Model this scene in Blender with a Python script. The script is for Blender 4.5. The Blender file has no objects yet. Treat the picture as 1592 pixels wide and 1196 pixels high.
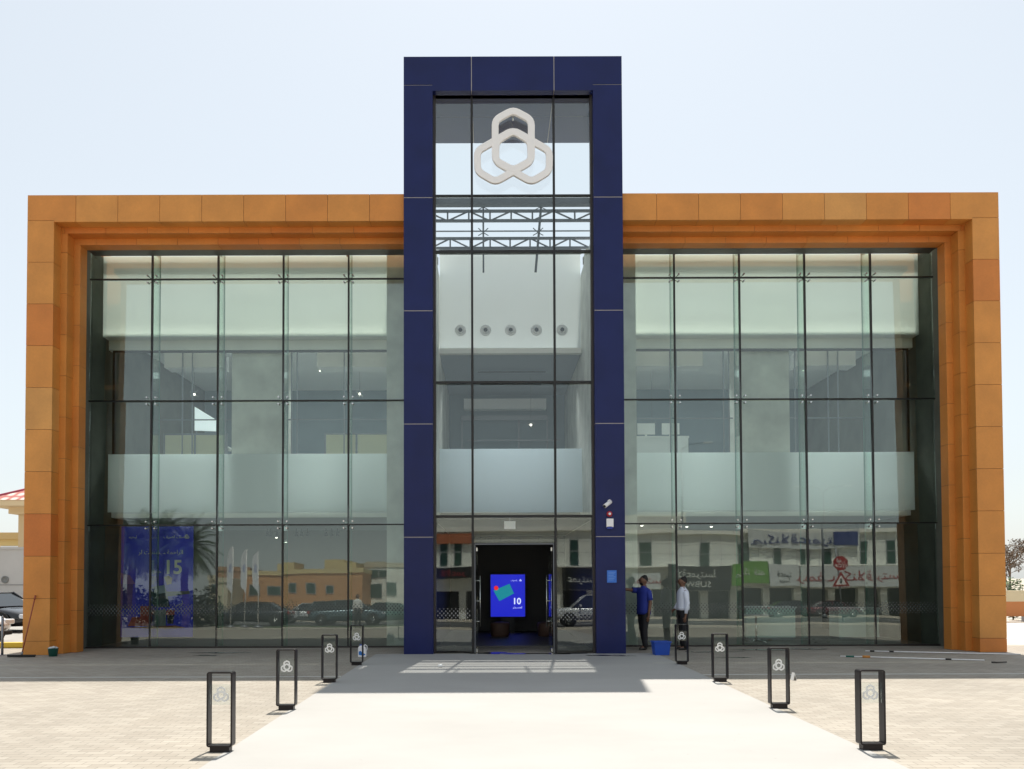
import bpy, bmesh, math, random
from mathutils import Vector, Matrix
random.seed(7)
R = math.radians
C = bpy.context.scene.collection
scene = bpy.context.scene

# ------------------------------------------------------------------ camera, world, sun, exposure
F, HC, CX = 1196.0, 1.70, -0.51          # focal length in px of the 1592 px photo, eye height, eye x
PITCH = R(1.4)
cam = bpy.data.objects.new('camera', bpy.data.cameras.new('camera')); C.objects.link(cam)
cam.data.sensor_width = 36; cam.data.sensor_fit = 'HORIZONTAL'; cam.data.lens = 36 * F / 1592
cam.data.shift_x = 31 / 1592; cam.data.shift_y = 273 / 1592
cam.data.clip_start = 0.05; cam.data.clip_end = 3000
cam.matrix_world = Matrix.Translation((CX, 0, HC)) @ Matrix.Rotation(R(90) + PITCH, 4, 'X') @ Matrix.Rotation(R(-0.18), 4, 'Z')
scene.camera = cam
w = bpy.data.worlds.new('World'); scene.world = w; w.use_nodes = True
nt = w.node_tree; nt.nodes.clear()
SUN_EL, SUN_AZ = R(66.5), R(6.5)
sky = nt.nodes.new('ShaderNodeTexSky'); sky.sky_type = 'NISHITA'; sky.sun_disc = False
sky.sun_elevation = SUN_EL; sky.sun_rotation = SUN_AZ; sky.air_density = 1.3; sky.dust_density = 1.2; sky.ozone_density = 1.0
bg = nt.nodes.new('ShaderNodeBackground'); bg.inputs['Strength'].default_value = 0.103
wo = nt.nodes.new('ShaderNodeOutputWorld')
hs = nt.nodes.new('ShaderNodeHueSaturation'); hs.inputs['Saturation'].default_value = 0.5
nt.links.new(sky.outputs[0], hs.inputs['Color']); mixw = nt.nodes.new('ShaderNodeMix'); mixw.data_type = 'RGBA'; mixw.inputs[0].default_value = 0.55; mixw.inputs[7].default_value = (4.5, 4.92, 5.12, 1)   # even summer haze
nt.links.new(hs.outputs[0], mixw.inputs[6]); nt.links.new(mixw.outputs[2], bg.inputs[0]); nt.links.new(bg.outputs[0], wo.inputs[0])
sl = bpy.data.lights.new('sun', 'SUN'); sl.energy = 4.3; sl.angle = R(0.55); sl.color = (1.0, 0.945, 0.85)
so = bpy.data.objects.new('sun', sl); C.objects.link(so); so.location = (3, 40, 60)
sd = Vector((math.sin(SUN_AZ) * math.cos(SUN_EL), math.cos(SUN_AZ) * math.cos(SUN_EL), math.sin(SUN_EL)))
so.rotation_euler = sd.to_track_quat('Z', 'Y').to_euler()
scene.view_settings.view_transform = 'Standard'; scene.view_settings.look = 'None'
scene.view_settings.exposure = 0.74; scene.view_settings.gamma = 1
scene.render.engine = 'CYCLES'
scene.cycles.max_bounces = 10; scene.cycles.diffuse_bounces = 5; scene.cycles.glossy_bounces = 5
scene.cycles.transmission_bounces = 6; scene.cycles.transparent_max_bounces = 28
scene.cycles.use_denoising = True
scene.cycles.caustics_reflective = False; scene.cycles.caustics_refractive = False

# ------------------------------------------------------------------ measuring helpers (photo px -> world)
def fz(py, Y):
    return HC + Y * math.tan(math.atan((871 - py) / F) + PITCH)
def at(px, py, Y):
    v = (871 - py) / F
    dy = math.cos(PITCH) - v * math.sin(PITCH)
    t = Y / dy
    return Vector((CX + (px - 765) / F * t, Y, HC + (math.sin(PITCH) + v * math.cos(PITCH)) * t))
TILT = 0.019
def refl(px, py, Yw):                     # where a thing behind the camera stands for its mirror image to fall at px, py
    Yv = 38.5 - Yw
    return Vector((CX + (px - 765) / F * Yv, Yw, HC + (900 - py) / F * Yv + 2 * TILT * (Yv - 19.25)))
def fx(px, Yw):
    return refl(px, 900, Yw).x

# ------------------------------------------------------------------ mesh helpers
class MB:
    def __init__(s): s.v = []; s.f = []; s.c = []; s.sm = []; s.mi = []
    def add(s, vs, fs, c=0.5, sm=False, mi=0):
        o = len(s.v); s.v += [tuple(v) for v in vs]
        for f in fs: s.f.append([i + o for i in f]); s.c.append(c); s.sm.append(sm); s.mi.append(mi)
    def box(s, x0, x1, y0, y1, z0, z1, c=0.5, mi=0, M=None):
        if x0 > x1: x0, x1 = x1, x0
        if y0 > y1: y0, y1 = y1, y0
        if z0 > z1: z0, z1 = z1, z0
        vs = [Vector(p) for p in ((x0,y0,z0),(x1,y0,z0),(x1,y1,z0),(x0,y1,z0),(x0,y0,z1),(x1,y0,z1),(x1,y1,z1),(x0,y1,z1))]
        if M: vs = [M @ p for p in vs]
        s.add(vs, [(0,3,2,1),(4,5,6,7),(0,1,5,4),(1,2,6,5),(2,3,7,6),(3,0,4,7)], c, mi=mi)
        return s
    def tube(s, p0, p1, r0, r1=None, n=10, caps=True, c=0.5, sm=True, mi=0):
        r1 = r0 if r1 is None else r1
        p0, p1 = Vector(p0), Vector(p1); d = (p1 - p0).normalized()
        a = d.orthogonal().normalized(); b = d.cross(a)
        vs = []
        for p, r in ((p0, r0), (p1, r1)):
            for i in range(n):
                t = 2 * math.pi * i / n; vs.append(p + (a * math.cos(t) + b * math.sin(t)) * r)
        s.add(vs, [(i, (i+1) % n, n + (i+1) % n, n + i) for i in range(n)], c, sm, mi)
        if caps: s.add(vs, [tuple(range(n))[::-1], tuple(range(n, 2*n))], c, False, mi)
        return s
    def path(s, pts, rs, n=8, c=0.5, mi=0):
        for i in range(len(pts) - 1):
            r0 = rs[i] if isinstance(rs, (list, tuple)) else rs
            r1 = rs[i+1] if isinstance(rs, (list, tuple)) else rs
            s.tube(pts[i], pts[i+1], r0, r1, n, True, c, True, mi)
        return s
    def lathe(s, prof, cen=(0,0,0), axis='Z', n=24, c=0.5, mi=0, sm=True):
        cen = Vector(cen); vs = []
        for r, h in prof:
            for i in range(n):
                t = 2 * math.pi * i / n; x, y = r * math.cos(t), r * math.sin(t)
                vs.append(cen + (Vector((x, y, h)) if axis == 'Z' else Vector((x, h, y)) if axis == 'Y' else Vector((h, x, y))))
        fs = []
        for k in range(len(prof) - 1):
            for i in range(n): fs.append((k*n + i, k*n + (i+1) % n, (k+1)*n + (i+1) % n, (k+1)*n + i))
        s.add(vs, fs, c, sm, mi)
        s.add(vs, [tuple(range(n)), tuple(range((len(prof)-1)*n, len(prof)*n))], c, False, mi)
        return s
    def prism(s, pts, d0, d1, plane='XZ', c=0.5, mi=0):
        n = len(pts)
        def mk(a, b, d): return (a, d, b) if plane == 'XZ' else (a, b, d) if plane == 'XY' else (d, a, b)
        vs = [mk(a, b, d0) for a, b in pts] + [mk(a, b, d1) for a, b in pts]
        s.add(vs, [tuple(range(n)), tuple(range(2*n-1, n-1, -1))] + [(i, n + i, n + (i+1) % n, (i+1) % n) for i in range(n)], c, False, mi)
        return s
    def build(s, name, mats, parent=None, bevel=0, loc=None, fix=True):
        me = bpy.data.meshes.new(name); me.from_pydata(s.v, [], s.f); me.update()
        mats = mats if isinstance(mats, (list, tuple)) else [mats]
        for m in mats: me.materials.append(m)
        for p, sm, mi in zip(me.polygons, s.sm, s.mi): p.use_smooth = sm; p.material_index = mi
        a = me.attributes.new('pv', 'FLOAT', 'FACE'); a.data.foreach_set('value', s.c)
        if fix:
            bm = bmesh.new(); bm.from_mesh(me); bmesh.ops.remove_doubles(bm, verts=bm.verts, dist=1e-6) if len(s.v) < 3000 else None
            bmesh.ops.recalc_face_normals(bm, faces=bm.faces); bm.to_mesh(me); bm.free()
        o = bpy.data.objects.new(name, me); C.objects.link(o)
        if parent: o.parent = parent
        if loc: o.location = loc
        if bevel:
            b = o.modifiers.new('bevel', 'BEVEL'); b.width = bevel; b.segments = 2; b.limit_method = 'ANGLE'
        return o
def tag(o, label=None, cat=None, group=None, kind=None):
    if label: o['label'] = label
    if cat: o['category'] = cat
    if group: o['group'] = group
    if kind: o['kind'] = kind
    return o
def empty(name, loc, label, cat, group=None, rz=0):
    o = bpy.data.objects.new(name, None); C.objects.link(o); o.location = loc; o.rotation_euler = (0, 0, rz)
    o.empty_display_size = 0.2
    return tag(o, label, cat, group)
def copy_tree(o, parent=None):
    c = o.copy(); C.objects.link(c)
    if parent: c.parent = parent
    for ch in list(o.children): copy_tree(ch, c)
    return c
def text_obj(name, txt, size, mat, parent=None, loc=(0,0,0), rot=(R(90),0,0), ext=0.004, ax='CENTER', sx=1.0):
    cu = bpy.data.curves.new(name, 'FONT'); cu.body = txt; cu.size = size; cu.extrude = ext; cu.align_x = ax; cu.align_y = 'CENTER'
    cu.resolution_u = 4; cu.offset = size*.022 if txt in ('10', '15') else 0
    t = bpy.data.objects.new(name, cu); C.objects.link(t)
    dg = bpy.context.evaluated_depsgraph_get()
    me = bpy.data.meshes.new_from_object(t.evaluated_get(dg)); bpy.data.objects.remove(t)
    me.materials.clear(); me.materials.append(mat)
    for v in me.vertices: v.co.x *= sx
    o = bpy.data.objects.new(name, me); C.objects.link(o); o.location = loc; o.rotation_euler = rot
    if parent: o.parent = parent
    return o

# ------------------------------------------------------------------ materials
def mat(name, col=(0.5,0.5,0.5), rough=0.5, metal=0.0, emit=None, es=1.0, spec=0.5, nscale=0, namt=0.0, bump=0.0, coat=0.0):
    m = bpy.data.materials.new(name); m.use_nodes = True; N = m.node_tree.nodes; L = m.node_tree.links
    b = N['Principled BSDF']; b.inputs['Base Color'].default_value = (*col, 1); b.inputs['Roughness'].default_value = rough
    b.inputs['Metallic'].default_value = metal; b.inputs['Specular IOR Level'].default_value = spec
    b.inputs['Coat Weight'].default_value = coat
    if emit: b.inputs['Emission Color'].default_value = (*emit, 1); b.inputs['Emission Strength'].default_value = es
    if nscale:
        tc = N.new('ShaderNodeTexCoord'); no = N.new('ShaderNodeTexNoise'); no.inputs['Scale'].default_value = nscale; no.inputs['Detail'].default_value = 6
        L.new(tc.outputs['Object'], no.inputs['Vector'])
        if namt:
            mr = N.new('ShaderNodeMapRange'); mr.inputs['From Min'].default_value = 0.3; mr.inputs['From Max'].default_value = 0.7
            mr.inputs['To Min'].default_value = 1 - namt; mr.inputs['To Max'].default_value = 1 + namt
            mx = N.new('ShaderNodeVectorMath'); mx.operation = 'SCALE'; mx.inputs[0].default_value = col
            L.new(no.outputs[0], mr.inputs[0]); L.new(mr.outputs[0], mx.inputs['Scale']); L.new(mx.outputs[0], b.inputs['Base Color'])
        if bump:
            bp = N.new('ShaderNodeBump'); bp.inputs['Strength'].default_value = bump; bp.inputs['Distance'].default_value = 0.01
            L.new(no.outputs[0], bp.inputs['Height']); L.new(bp.outputs[0], b.inputs['Normal'])
    return m
def ramp(N, stops):
    r = N.new('ShaderNodeValToRGB'); e = r.color_ramp.elements
    while len(e) > 1: e.remove(e[0])
    e[0].position = stops[0][0]; e[0].color = (*stops[0][1], 1)
    for p, c in stops[1:]:
        x = e.new(p); x.color = (*c, 1)
    return r
def stone_mat():
    m = bpy.data.materials.new('orange_sandstone'); m.use_nodes = True; N = m.node_tree.nodes; L = m.node_tree.links
    b = N['Principled BSDF']; b.inputs['Roughness'].default_value = 0.55
    a = N.new('ShaderNodeAttribute'); a.attribute_name = 'pv'
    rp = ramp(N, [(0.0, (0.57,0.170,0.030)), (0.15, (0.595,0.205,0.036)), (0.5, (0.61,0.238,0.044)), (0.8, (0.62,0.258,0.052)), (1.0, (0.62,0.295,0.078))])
    L.new(a.outputs['Fac'], rp.inputs[0])
    tc = N.new('ShaderNodeTexCoord')
    n1 = N.new('ShaderNodeTexNoise'); n1.inputs['Scale'].default_value = 1.3; n1.inputs['Detail'].default_value = 4
    n2 = N.new('ShaderNodeTexNoise'); n2.inputs['Scale'].default_value = 22; n2.inputs['Detail'].default_value = 8
    L.new(tc.outputs['Object'], n1.inputs['Vector']); L.new(tc.outputs['Object'], n2.inputs['Vector'])
    ad = N.new('ShaderNodeMath'); ad.operation = 'MULTIPLY_ADD'; ad.inputs[1].default_value = 0.35
    L.new(n2.outputs[0], ad.inputs[0]); L.new(n1.outputs[0], ad.inputs[2])
    mr = N.new('ShaderNodeMapRange'); mr.inputs['From Min'].default_value = 0.4; mr.inputs['From Max'].default_value = 0.95
    mr.inputs['To Min'].default_value = 0.86; mr.inputs['To Max'].default_value = 1.12
    L.new(ad.outputs[0], mr.inputs[0])
    mp = N.new('ShaderNodeMapping'); mp.inputs['Scale'].default_value = (1.2, 1.2, .8); L.new(tc.outputs['Object'], mp.inputs[0])
    n3 = N.new('ShaderNodeTexNoise'); n3.inputs['Scale'].default_value = 1.6; n3.inputs['Detail'].default_value = 5; L.new(mp.outputs[0], n3.inputs['Vector'])
    m3 = N.new('ShaderNodeMapRange'); m3.inputs['From Min'].default_value = 0.35; m3.inputs['From Max'].default_value = 0.65; m3.inputs['To Min'].default_value = 0.955; m3.inputs['To Max'].default_value = 1.04; L.new(n3.outputs[0], m3.inputs[0])
    mm = N.new('ShaderNodeMath'); mm.operation = 'MULTIPLY'; L.new(mr.outputs[0], mm.inputs[0]); L.new(m3.outputs[0], mm.inputs[1])
    sc = N.new('ShaderNodeVectorMath'); sc.operation = 'SCALE'; L.new(rp.outputs[0], sc.inputs[0]); L.new(mm.outputs[0], sc.inputs['Scale'])
    L.new(sc.outputs[0], b.inputs['Base Color'])
    bp = N.new('ShaderNodeBump'); bp.inputs['Strength'].default_value = 0.4; bp.inputs['Distance'].default_value = 0.005
    L.new(n2.outputs[0], bp.inputs['Height']); L.new(bp.outputs[0], b.inputs['Normal'])
    return m
def glass_mat(name, tint, base, mul, wav=0.0, ws=0.6):
    m = bpy.data.materials.new(name); m.use_nodes = True; N = m.node_tree.nodes; L = m.node_tree.links; N.clear()
    out = N.new('ShaderNodeOutputMaterial'); mix = N.new('ShaderNodeMixShader'); tr = N.new('ShaderNodeBsdfTransparent'); gl = N.new('ShaderNodeBsdfGlossy')
    tr.inputs[0].default_value = (*tint, 1); gl.inputs['Color'].default_value = (0.93,1.0,0.97,1); gl.inputs['Roughness'].default_value = 0.0
    fr = N.new('ShaderNodeFresnel'); fr.inputs[0].default_value = 1.5
    # the same reflectance from both sides of a sheet
    lw = N.new('ShaderNodeLayerWeight'); lw.inputs[0].default_value = 0.35
    ma = N.new('ShaderNodeMath'); ma.operation = 'MULTIPLY_ADD'; ma.inputs[1].default_value = mul; ma.inputs[2].default_value = base; ma.use_clamp = True
    L.new(lw.outputs['Fresnel'], ma.inputs[0]); L.new(ma.outputs[0], mix.inputs[0])
    L.new(tr.outputs[0], mix.inputs[1]); L.new(gl.outputs[0], mix.inputs[2]); L.new(mix.outputs[0], out.inputs[0])
    if wav:
        g = N.new('ShaderNodeNewGeometry'); no = N.new('ShaderNodeTexNoise'); no.inputs['Scale'].default_value = ws; no.inputs['Detail'].default_value = 1
        L.new(g.outputs['Position'], no.inputs['Vector'])
        bp = N.new('ShaderNodeBump'); bp.inputs['Strength'].default_value = 1.0; bp.inputs['Distance'].default_value = wav
        L.new(no.outputs[0], bp.inputs['Height']); L.new(bp.outputs[0], gl.inputs['Normal'])
    return m
def paver_mat():
    m = bpy.data.materials.new('paver'); m.use_nodes = True; N = m.node_tree.nodes; L = m.node_tree.links
    b = N['Principled BSDF']; b.inputs['Roughness'].default_value = 0.8
    tc = N.new('ShaderNodeTexCoord'); br = N.new('ShaderNodeTexBrick')
    br.inputs['Scale'].default_value = 1.0; br.inputs['Brick Width'].default_value = 0.21; br.inputs['Row Height'].default_value = 0.105
    br.inputs['Mortar Size'].default_value = 0.0035; br.inputs['Mortar Smooth'].default_value = 0.2; br.inputs['Bias'].default_value = -0.1
    br.inputs['Color1'].default_value = (0.285,0.254,0.212,1); br.inputs['Color2'].default_value = (0.345,0.313,0.266,1); br.inputs['Mortar'].default_value = (0.15,0.135,0.115,1)
    L.new(tc.outputs['Object'], br.inputs['Vector'])
    n1 = N.new('ShaderNodeTexNoise'); n1.inputs['Scale'].default_value = 0.45; n1.inputs['Detail'].default_value = 7; n1.inputs['Roughness'].default_value = 0.65
    L.new(tc.outputs['Object'], n1.inputs['Vector'])
    mr = N.new('ShaderNodeMapRange'); mr.inputs['From Min'].default_value = 0.3; mr.inputs['From Max'].default_value = 0.7; mr.inputs['To Min'].default_value = 0.84; mr.inputs['To Max'].default_value = 1.12
    L.new(n1.outputs[0], mr.inputs[0])
    sc = N.new('ShaderNodeVectorMath'); sc.operation = 'SCALE'; L.new(br.outputs[0], sc.inputs[0]); L.new(mr.outputs[0], sc.inputs['Scale'])
    L.new(sc.outputs[0], b.inputs['Base Color'])
    bp = N.new('ShaderNodeBump'); bp.inputs['Strength'].default_value = 0.5; bp.inputs['Distance'].default_value = 0.004; bp.invert = True
    L.new(br.outputs['Fac'], bp.inputs['Height']); L.new(bp.outputs[0], b.inputs['Normal'])
    return m
def walk_mat():
    m = bpy.data.materials.new('walkway_concrete'); m.use_nodes = True; N = m.node_tree.nodes; L = m.node_tree.links
    b = N['Principled BSDF']; b.inputs['Roughness'].default_value = 0.75
    tc = N.new('ShaderNodeTexCoord')
    n1 = N.new('ShaderNodeTexNoise'); n1.inputs['Scale'].default_value = 0.5; n1.inputs['Detail'].default_value = 8; n1.inputs['Roughness'].default_value = 0.6
    mp = N.new('ShaderNodeMapping'); mp.inputs['Scale'].default_value = (0.8, 1.3, 1)
    L.new(tc.outputs['Object'], mp.inputs[0]); L.new(mp.outputs[0], n1.inputs['Vector'])
    rp = ramp(N, [(0.3, (0.325,0.317,0.304)), (0.55, (0.350,0.343,0.330)), (0.75, (0.37,0.364,0.352))])
    L.new(n1.outputs[0], rp.inputs[0]); L.new(rp.outputs[0], b.inputs['Base Color'])
    n2 = N.new('ShaderNodeTexNoise'); n2.inputs['Scale'].default_value = 60; L.new(tc.outputs['Object'], n2.inputs['Vector'])
    n3 = N.new('ShaderNodeTexVoronoi'); n3.inputs['Scale'].default_value = 3.1; n3.inputs['Randomness'].default_value = 1; L.new(tc.outputs['Object'], n3.inputs['Vector'])
    m3 = N.new('ShaderNodeMapRange'); m3.inputs['From Min'].default_value = .015; m3.inputs['From Max'].default_value = .06; m3.inputs['To Min'].default_value = .84; m3.inputs['To Max'].default_value = 1
    L.new(n3.outputs['Distance'], m3.inputs[0]); s3 = N.new('ShaderNodeVectorMath'); s3.operation = 'SCALE'; L.new(rp.outputs[0], s3.inputs[0]); L.new(m3.outputs[0], s3.inputs['Scale']); L.new(s3.outputs[0], b.inputs['Base Color'])
    bp = N.new('ShaderNodeBump'); bp.inputs['Strength'].default_value = 0.2; bp.inputs['Distance'].default_value = 0.003
    L.new(n2.outputs[0], bp.inputs['Height']); L.new(bp.outputs[0], b.inputs['Normal'])
    return m
def wave_roof():
    m = mat('clay_tile', (0.42,0.10,0.07), 0.7)
    return m
def opal_mat(name='opal_glass', tc=(.80,.81,.76), dc=(.8,.8,.78), fac=.45):
    m = bpy.data.materials.new(name); m.use_nodes = True; N = m.node_tree.nodes; L = m.node_tree.links; N.clear()
    o = N.new('ShaderNodeOutputMaterial'); mx = N.new('ShaderNodeMixShader'); t = N.new('ShaderNodeBsdfTranslucent'); d = N.new('ShaderNodeBsdfDiffuse')
    t.inputs[0].default_value = (*tc,1); d.inputs[0].default_value = (*dc,1); mx.inputs[0].default_value = fac
    L.new(t.outputs[0], mx.inputs[1]); L.new(d.outputs[0], mx.inputs[2]); L.new(mx.outputs[0], o.inputs[0]); return m
M = dict(
    opal=opal_mat(), screen=opal_mat('translucent_screen', (.78,.82,.80), (.85,.88,.85), .35), wscreen=opal_mat('translucent_wall', (.76,.80,.80), (.85,.86,.85), .35), steel=mat('dark_steel', (0.10,0.11,0.13), 0.5, 0.2),
    stone=stone_mat(), joint=mat('dark_joint', (0.20,0.09,0.035), 0.9), navy=mat('navy_panel', (0.008,0.014,0.086), 0.34, spec=.3, nscale=1.2, namt=0.14, bump=0.5),  # joint: dark colour of the gaps between the stone panels
    silver=mat('silver_joint', (0.42,0.38,0.34), 0.45, 0.3), black=mat('black_gasket', (0.010,0.009,0.009), 0.45), bronze=mat('bronze_frame', (0.05,0.043,0.04), 0.4, 0.4),
    fglass=glass_mat('facade_glass', (0.885,0.972,0.935), 0.08, 0.9, 0.004, 0.5), tglass=glass_mat('tower_glass', (0.96,0.985,0.985), 0.06, 0.8, 0.004, 0.4), inner=glass_mat('glass_back', (0.98,0.99,0.985), 0.0, 0.5),
    fin=glass_mat('fin_glass', (0.92,0.975,0.95), 0.03, 0.5), finedge=mat('fin_edge', (0.25,0.42,0.36), 0.25), clear=glass_mat('clear_glass', (0.93,0.95,0.95), 0.02, 0.35),
    chrome=mat('brushed_steel', (0.62,0.62,0.60), 0.25, 1.0), white=mat('white_paint', (0.82,0.82,0.81), 0.5), concrete=mat('concrete', (0.74,0.75,0.68), 0.8, nscale=1.6, namt=0.18, bump=0.1),
    cream=mat('cream_bulkhead', (0.88,0.87,0.80), 0.7, nscale=2, namt=0.03), frost=opal_mat('frosted_panel', (.94,.98,.97), (.94,.97,.965), .5), ceil=mat('ceiling', (0.78,0.79,0.78), 0.8),
    iwall=mat('inside_wall', (0.34,0.33,0.31), 0.8, nscale=1, namt=0.06), iwall2=mat('inside_wall_upper', (0.22,0.28,0.32), 0.8, nscale=1, namt=0.06), ifloor=mat('inside_floor', (0.16,0.15,0.135), 0.5),
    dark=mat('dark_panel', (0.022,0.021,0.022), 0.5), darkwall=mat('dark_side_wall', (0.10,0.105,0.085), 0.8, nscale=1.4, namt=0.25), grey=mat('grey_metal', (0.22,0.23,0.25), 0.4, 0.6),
    frame=mat('bollard_metal', (0.022,0.018,0.019), 0.38, 0.5), roof=mat('roof_sheet', (0.35,0.34,0.32), 0.9),
    lamp=mat('lamp_glow', (1,1,1), 0.5, emit=(1.0,0.93,0.8), es=2.5), signwhite=mat('sign_white', (0.86,0.84,0.84), 0.45),
)
WALKM, PAVE = walk_mat(), paver_mat()

# ------------------------------------------------------------------ ground
def sheet(name, x0, x1, y0, y1, z, m, t=0.0):
    b = MB(); b.add([(x0,y0,z),(x1,y0,z),(x1,y1,z),(x0,y1,z)], [(0,1,2,3)])
    return tag(b.build(name, m, fix=False), kind='structure')
asphalt = mat('asphalt', (0.085,0.083,0.08), 0.9, nscale=3, namt=0.2, bump=0.3)
sand = mat('sand_ground', (0.42,0.37,0.30), 0.95, nscale=0.3, namt=0.12)
sheet('ground', -900, 900, -900, 900, -0.02, sand)
sheet('plaza_pavers', -26, 24, -1.5, 19.3, 0.0, PAVE)
sheet('entrance_walkway', -3.15, 3.19, -1.5, 17.52, 0.004, WALKM)
sheet('road', -120, 120, -24, -7.6, -0.012, asphalt)
sheet('parking_lot', -60, -11.6, 19.3, 75, -0.010, mat('pale_asphalt', (0.30,0.29,0.27), 0.9, nscale=2, namt=0.12))
sheet('far_pavement', 12.2, 70, 19.3, 60, -0.010, mat('bright_pavement', (0.50,0.46,0.40), 0.9, nscale=2, namt=0.1))
b = MB()
for i in range(26): b.box(-60 + i*4.6, -58.4 + i*4.6, -15.9, -15.75, -0.012, -0.006)
tag(b.build('lane_marking', M['white']), kind='structure')
# pale strips standing in for thin slits of sunlight on the pavers
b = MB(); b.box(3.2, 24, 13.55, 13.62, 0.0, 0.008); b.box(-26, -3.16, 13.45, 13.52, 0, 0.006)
tag(b.build('sun_slit_strip', mat('sun_slit_pale', (0.50,0.49,0.46), 0.6)), kind='structure')

# ------------------------------------------------------------------ the bank building
bank = empty('bank_building', (0, 17.5, 0), 'two storey glass fronted building with a stepped orange stone frame and a navy central tower', 'building')
bank_inv = Matrix.Translation((0, -17.5, 0))
def part(mb, name, m, parent=None, bevel=0):
    o = mb.build(name, m, parent or bank, bevel)
    if (parent or bank) is bank: o.data.transform(bank_inv)
    return o
ZT = fz(301.5, 17.53)
steps = [(17.53, 17.83, 10.58, fz(343, 17.53)), (17.83, 18.12, 10.43, fz(361, 17.83)), (18.12, 18.42, 10.28, fz(379, 18.12))]
OUT = 11.19; GY = 19.25; g = 0.0046
zj0 = fz(341, 17.53)
rnd = random.Random(3)
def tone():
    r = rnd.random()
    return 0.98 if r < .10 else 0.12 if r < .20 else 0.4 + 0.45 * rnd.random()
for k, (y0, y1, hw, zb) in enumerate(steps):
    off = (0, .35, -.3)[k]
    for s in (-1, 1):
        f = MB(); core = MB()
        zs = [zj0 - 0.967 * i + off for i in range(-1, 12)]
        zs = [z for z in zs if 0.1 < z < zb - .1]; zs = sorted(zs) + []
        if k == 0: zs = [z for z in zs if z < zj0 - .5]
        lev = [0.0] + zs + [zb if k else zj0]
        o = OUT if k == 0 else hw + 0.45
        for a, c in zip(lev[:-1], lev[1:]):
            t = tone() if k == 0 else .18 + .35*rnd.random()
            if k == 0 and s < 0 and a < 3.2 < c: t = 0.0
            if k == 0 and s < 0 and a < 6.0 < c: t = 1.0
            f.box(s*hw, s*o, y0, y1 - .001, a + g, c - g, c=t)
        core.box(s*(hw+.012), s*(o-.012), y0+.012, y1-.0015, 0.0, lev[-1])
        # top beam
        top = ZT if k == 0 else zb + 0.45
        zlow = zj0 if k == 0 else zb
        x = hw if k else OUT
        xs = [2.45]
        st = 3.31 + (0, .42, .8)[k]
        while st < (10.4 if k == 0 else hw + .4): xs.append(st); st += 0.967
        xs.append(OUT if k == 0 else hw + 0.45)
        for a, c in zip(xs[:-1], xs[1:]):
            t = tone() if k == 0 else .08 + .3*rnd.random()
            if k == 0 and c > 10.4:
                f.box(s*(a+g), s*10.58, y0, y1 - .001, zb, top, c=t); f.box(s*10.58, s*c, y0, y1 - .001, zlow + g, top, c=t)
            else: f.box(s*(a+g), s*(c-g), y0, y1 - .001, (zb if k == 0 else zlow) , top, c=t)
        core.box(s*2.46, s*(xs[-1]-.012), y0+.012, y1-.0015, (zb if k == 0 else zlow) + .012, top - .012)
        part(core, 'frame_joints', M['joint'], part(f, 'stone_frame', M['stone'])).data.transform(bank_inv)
# outer flanks and roof
for s in (-1, 1):
    f = MB()
    for i in range(12):
        for j in range(11):
            z0 = 0.0 if j == 10 else ZT - 0.967*(j+1); z1 = ZT - 0.967*j
            f.box(s*(OUT-.25), s*OUT, 17.832 + i*.97, 18.79 + i*.97, max(z0,0)+g, z1-(g if j else 0), c=tone())
    part(f, 'flank_wall', M['stone'])
f = MB(); f.box(-10.93, 10.93, 29.2, 29.45, 0, ZT - .05); part(f, 'back_wall', M['cream'])
SLOT0, SLOT1 = 18.76, 18.93
f = MB()
for s in (-1, 1):
    f.box(s*1.9, s*10.93, 21.6, 29.2, 9.96, 10.12)
    f.box(s*1.9, s*10.93, 20.0, 20.06, 9.96, 10.15)
f.box(-1.9, 1.9, 22.2, 29.2, 9.96, 10.12)
for s in (-1, 1):
    o_ = MB(); o_.box(s*2.52, s*10.93, SLOT1, 19.858, 10.16, 10.185); part(o_, 'added_rooflight', M['opal'])  # added opal sheet, spreads sunlight down to brighten the bulkhead
    for k in range(6):
        o_ = MB(); x = s*(2.6 + k*1.64); o_.box(x-.03, x+.03, SLOT1+.01, 19.85, 10.10, 10.158); part(o_, 'added_rooflight_bar', M['bronze'])
part(f, 'roof', M['roof'])
# thin black metal head above the glass
ZG = 10.13
for s in (-1, 1):
    f = MB(); f.box(s*2.52, s*10.28, 18.424, SLOT0, steps[2][3]+.002, steps[2][3]+.12)
    part(f, 'soffit_strip', mat('dark_head', (0.06,0.05,0.045), 0.35, 0.3))

# -- curtain wall panes, mullions, fins
colx = [2.515, 4.11, 5.755, 7.40, 9.065, 10.635]
rowz = [0.03, fz(815, GY), fz(622, GY), fz(433, GY), ZG]
HEX = [(math.cos(R(60*i+30)), math.sin(R(60*i+30))) for i in range(6)]
decal = mat('frost_dots', (0.15,0.16,0.155), 0.5)
def decals(x0, x1, zlo, zhi, y, yt):
    d = MB(); n = max(1, int((x1 - x0) / 0.085)); rows = 6
    for j in range(rows):
        z = zlo + (zhi - zlo) * (j + .5) / rows
        r = 0.026 - 0.004 * abs(j - 2.5)
        for i in range(n):
            x = x0 + (i + .5 + (.5 if j % 2 else 0)) * (x1 - x0) / n
            if x > x1 - .03: continue
            yy = y + (yt - y) * (z / 3.0)
            d.add([(x + a*r*.7, yy - .0025, z + c*r) for a, c in HEX], [(0,1,2,3,4,5)])
    return d
pr = random.Random(11)
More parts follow.
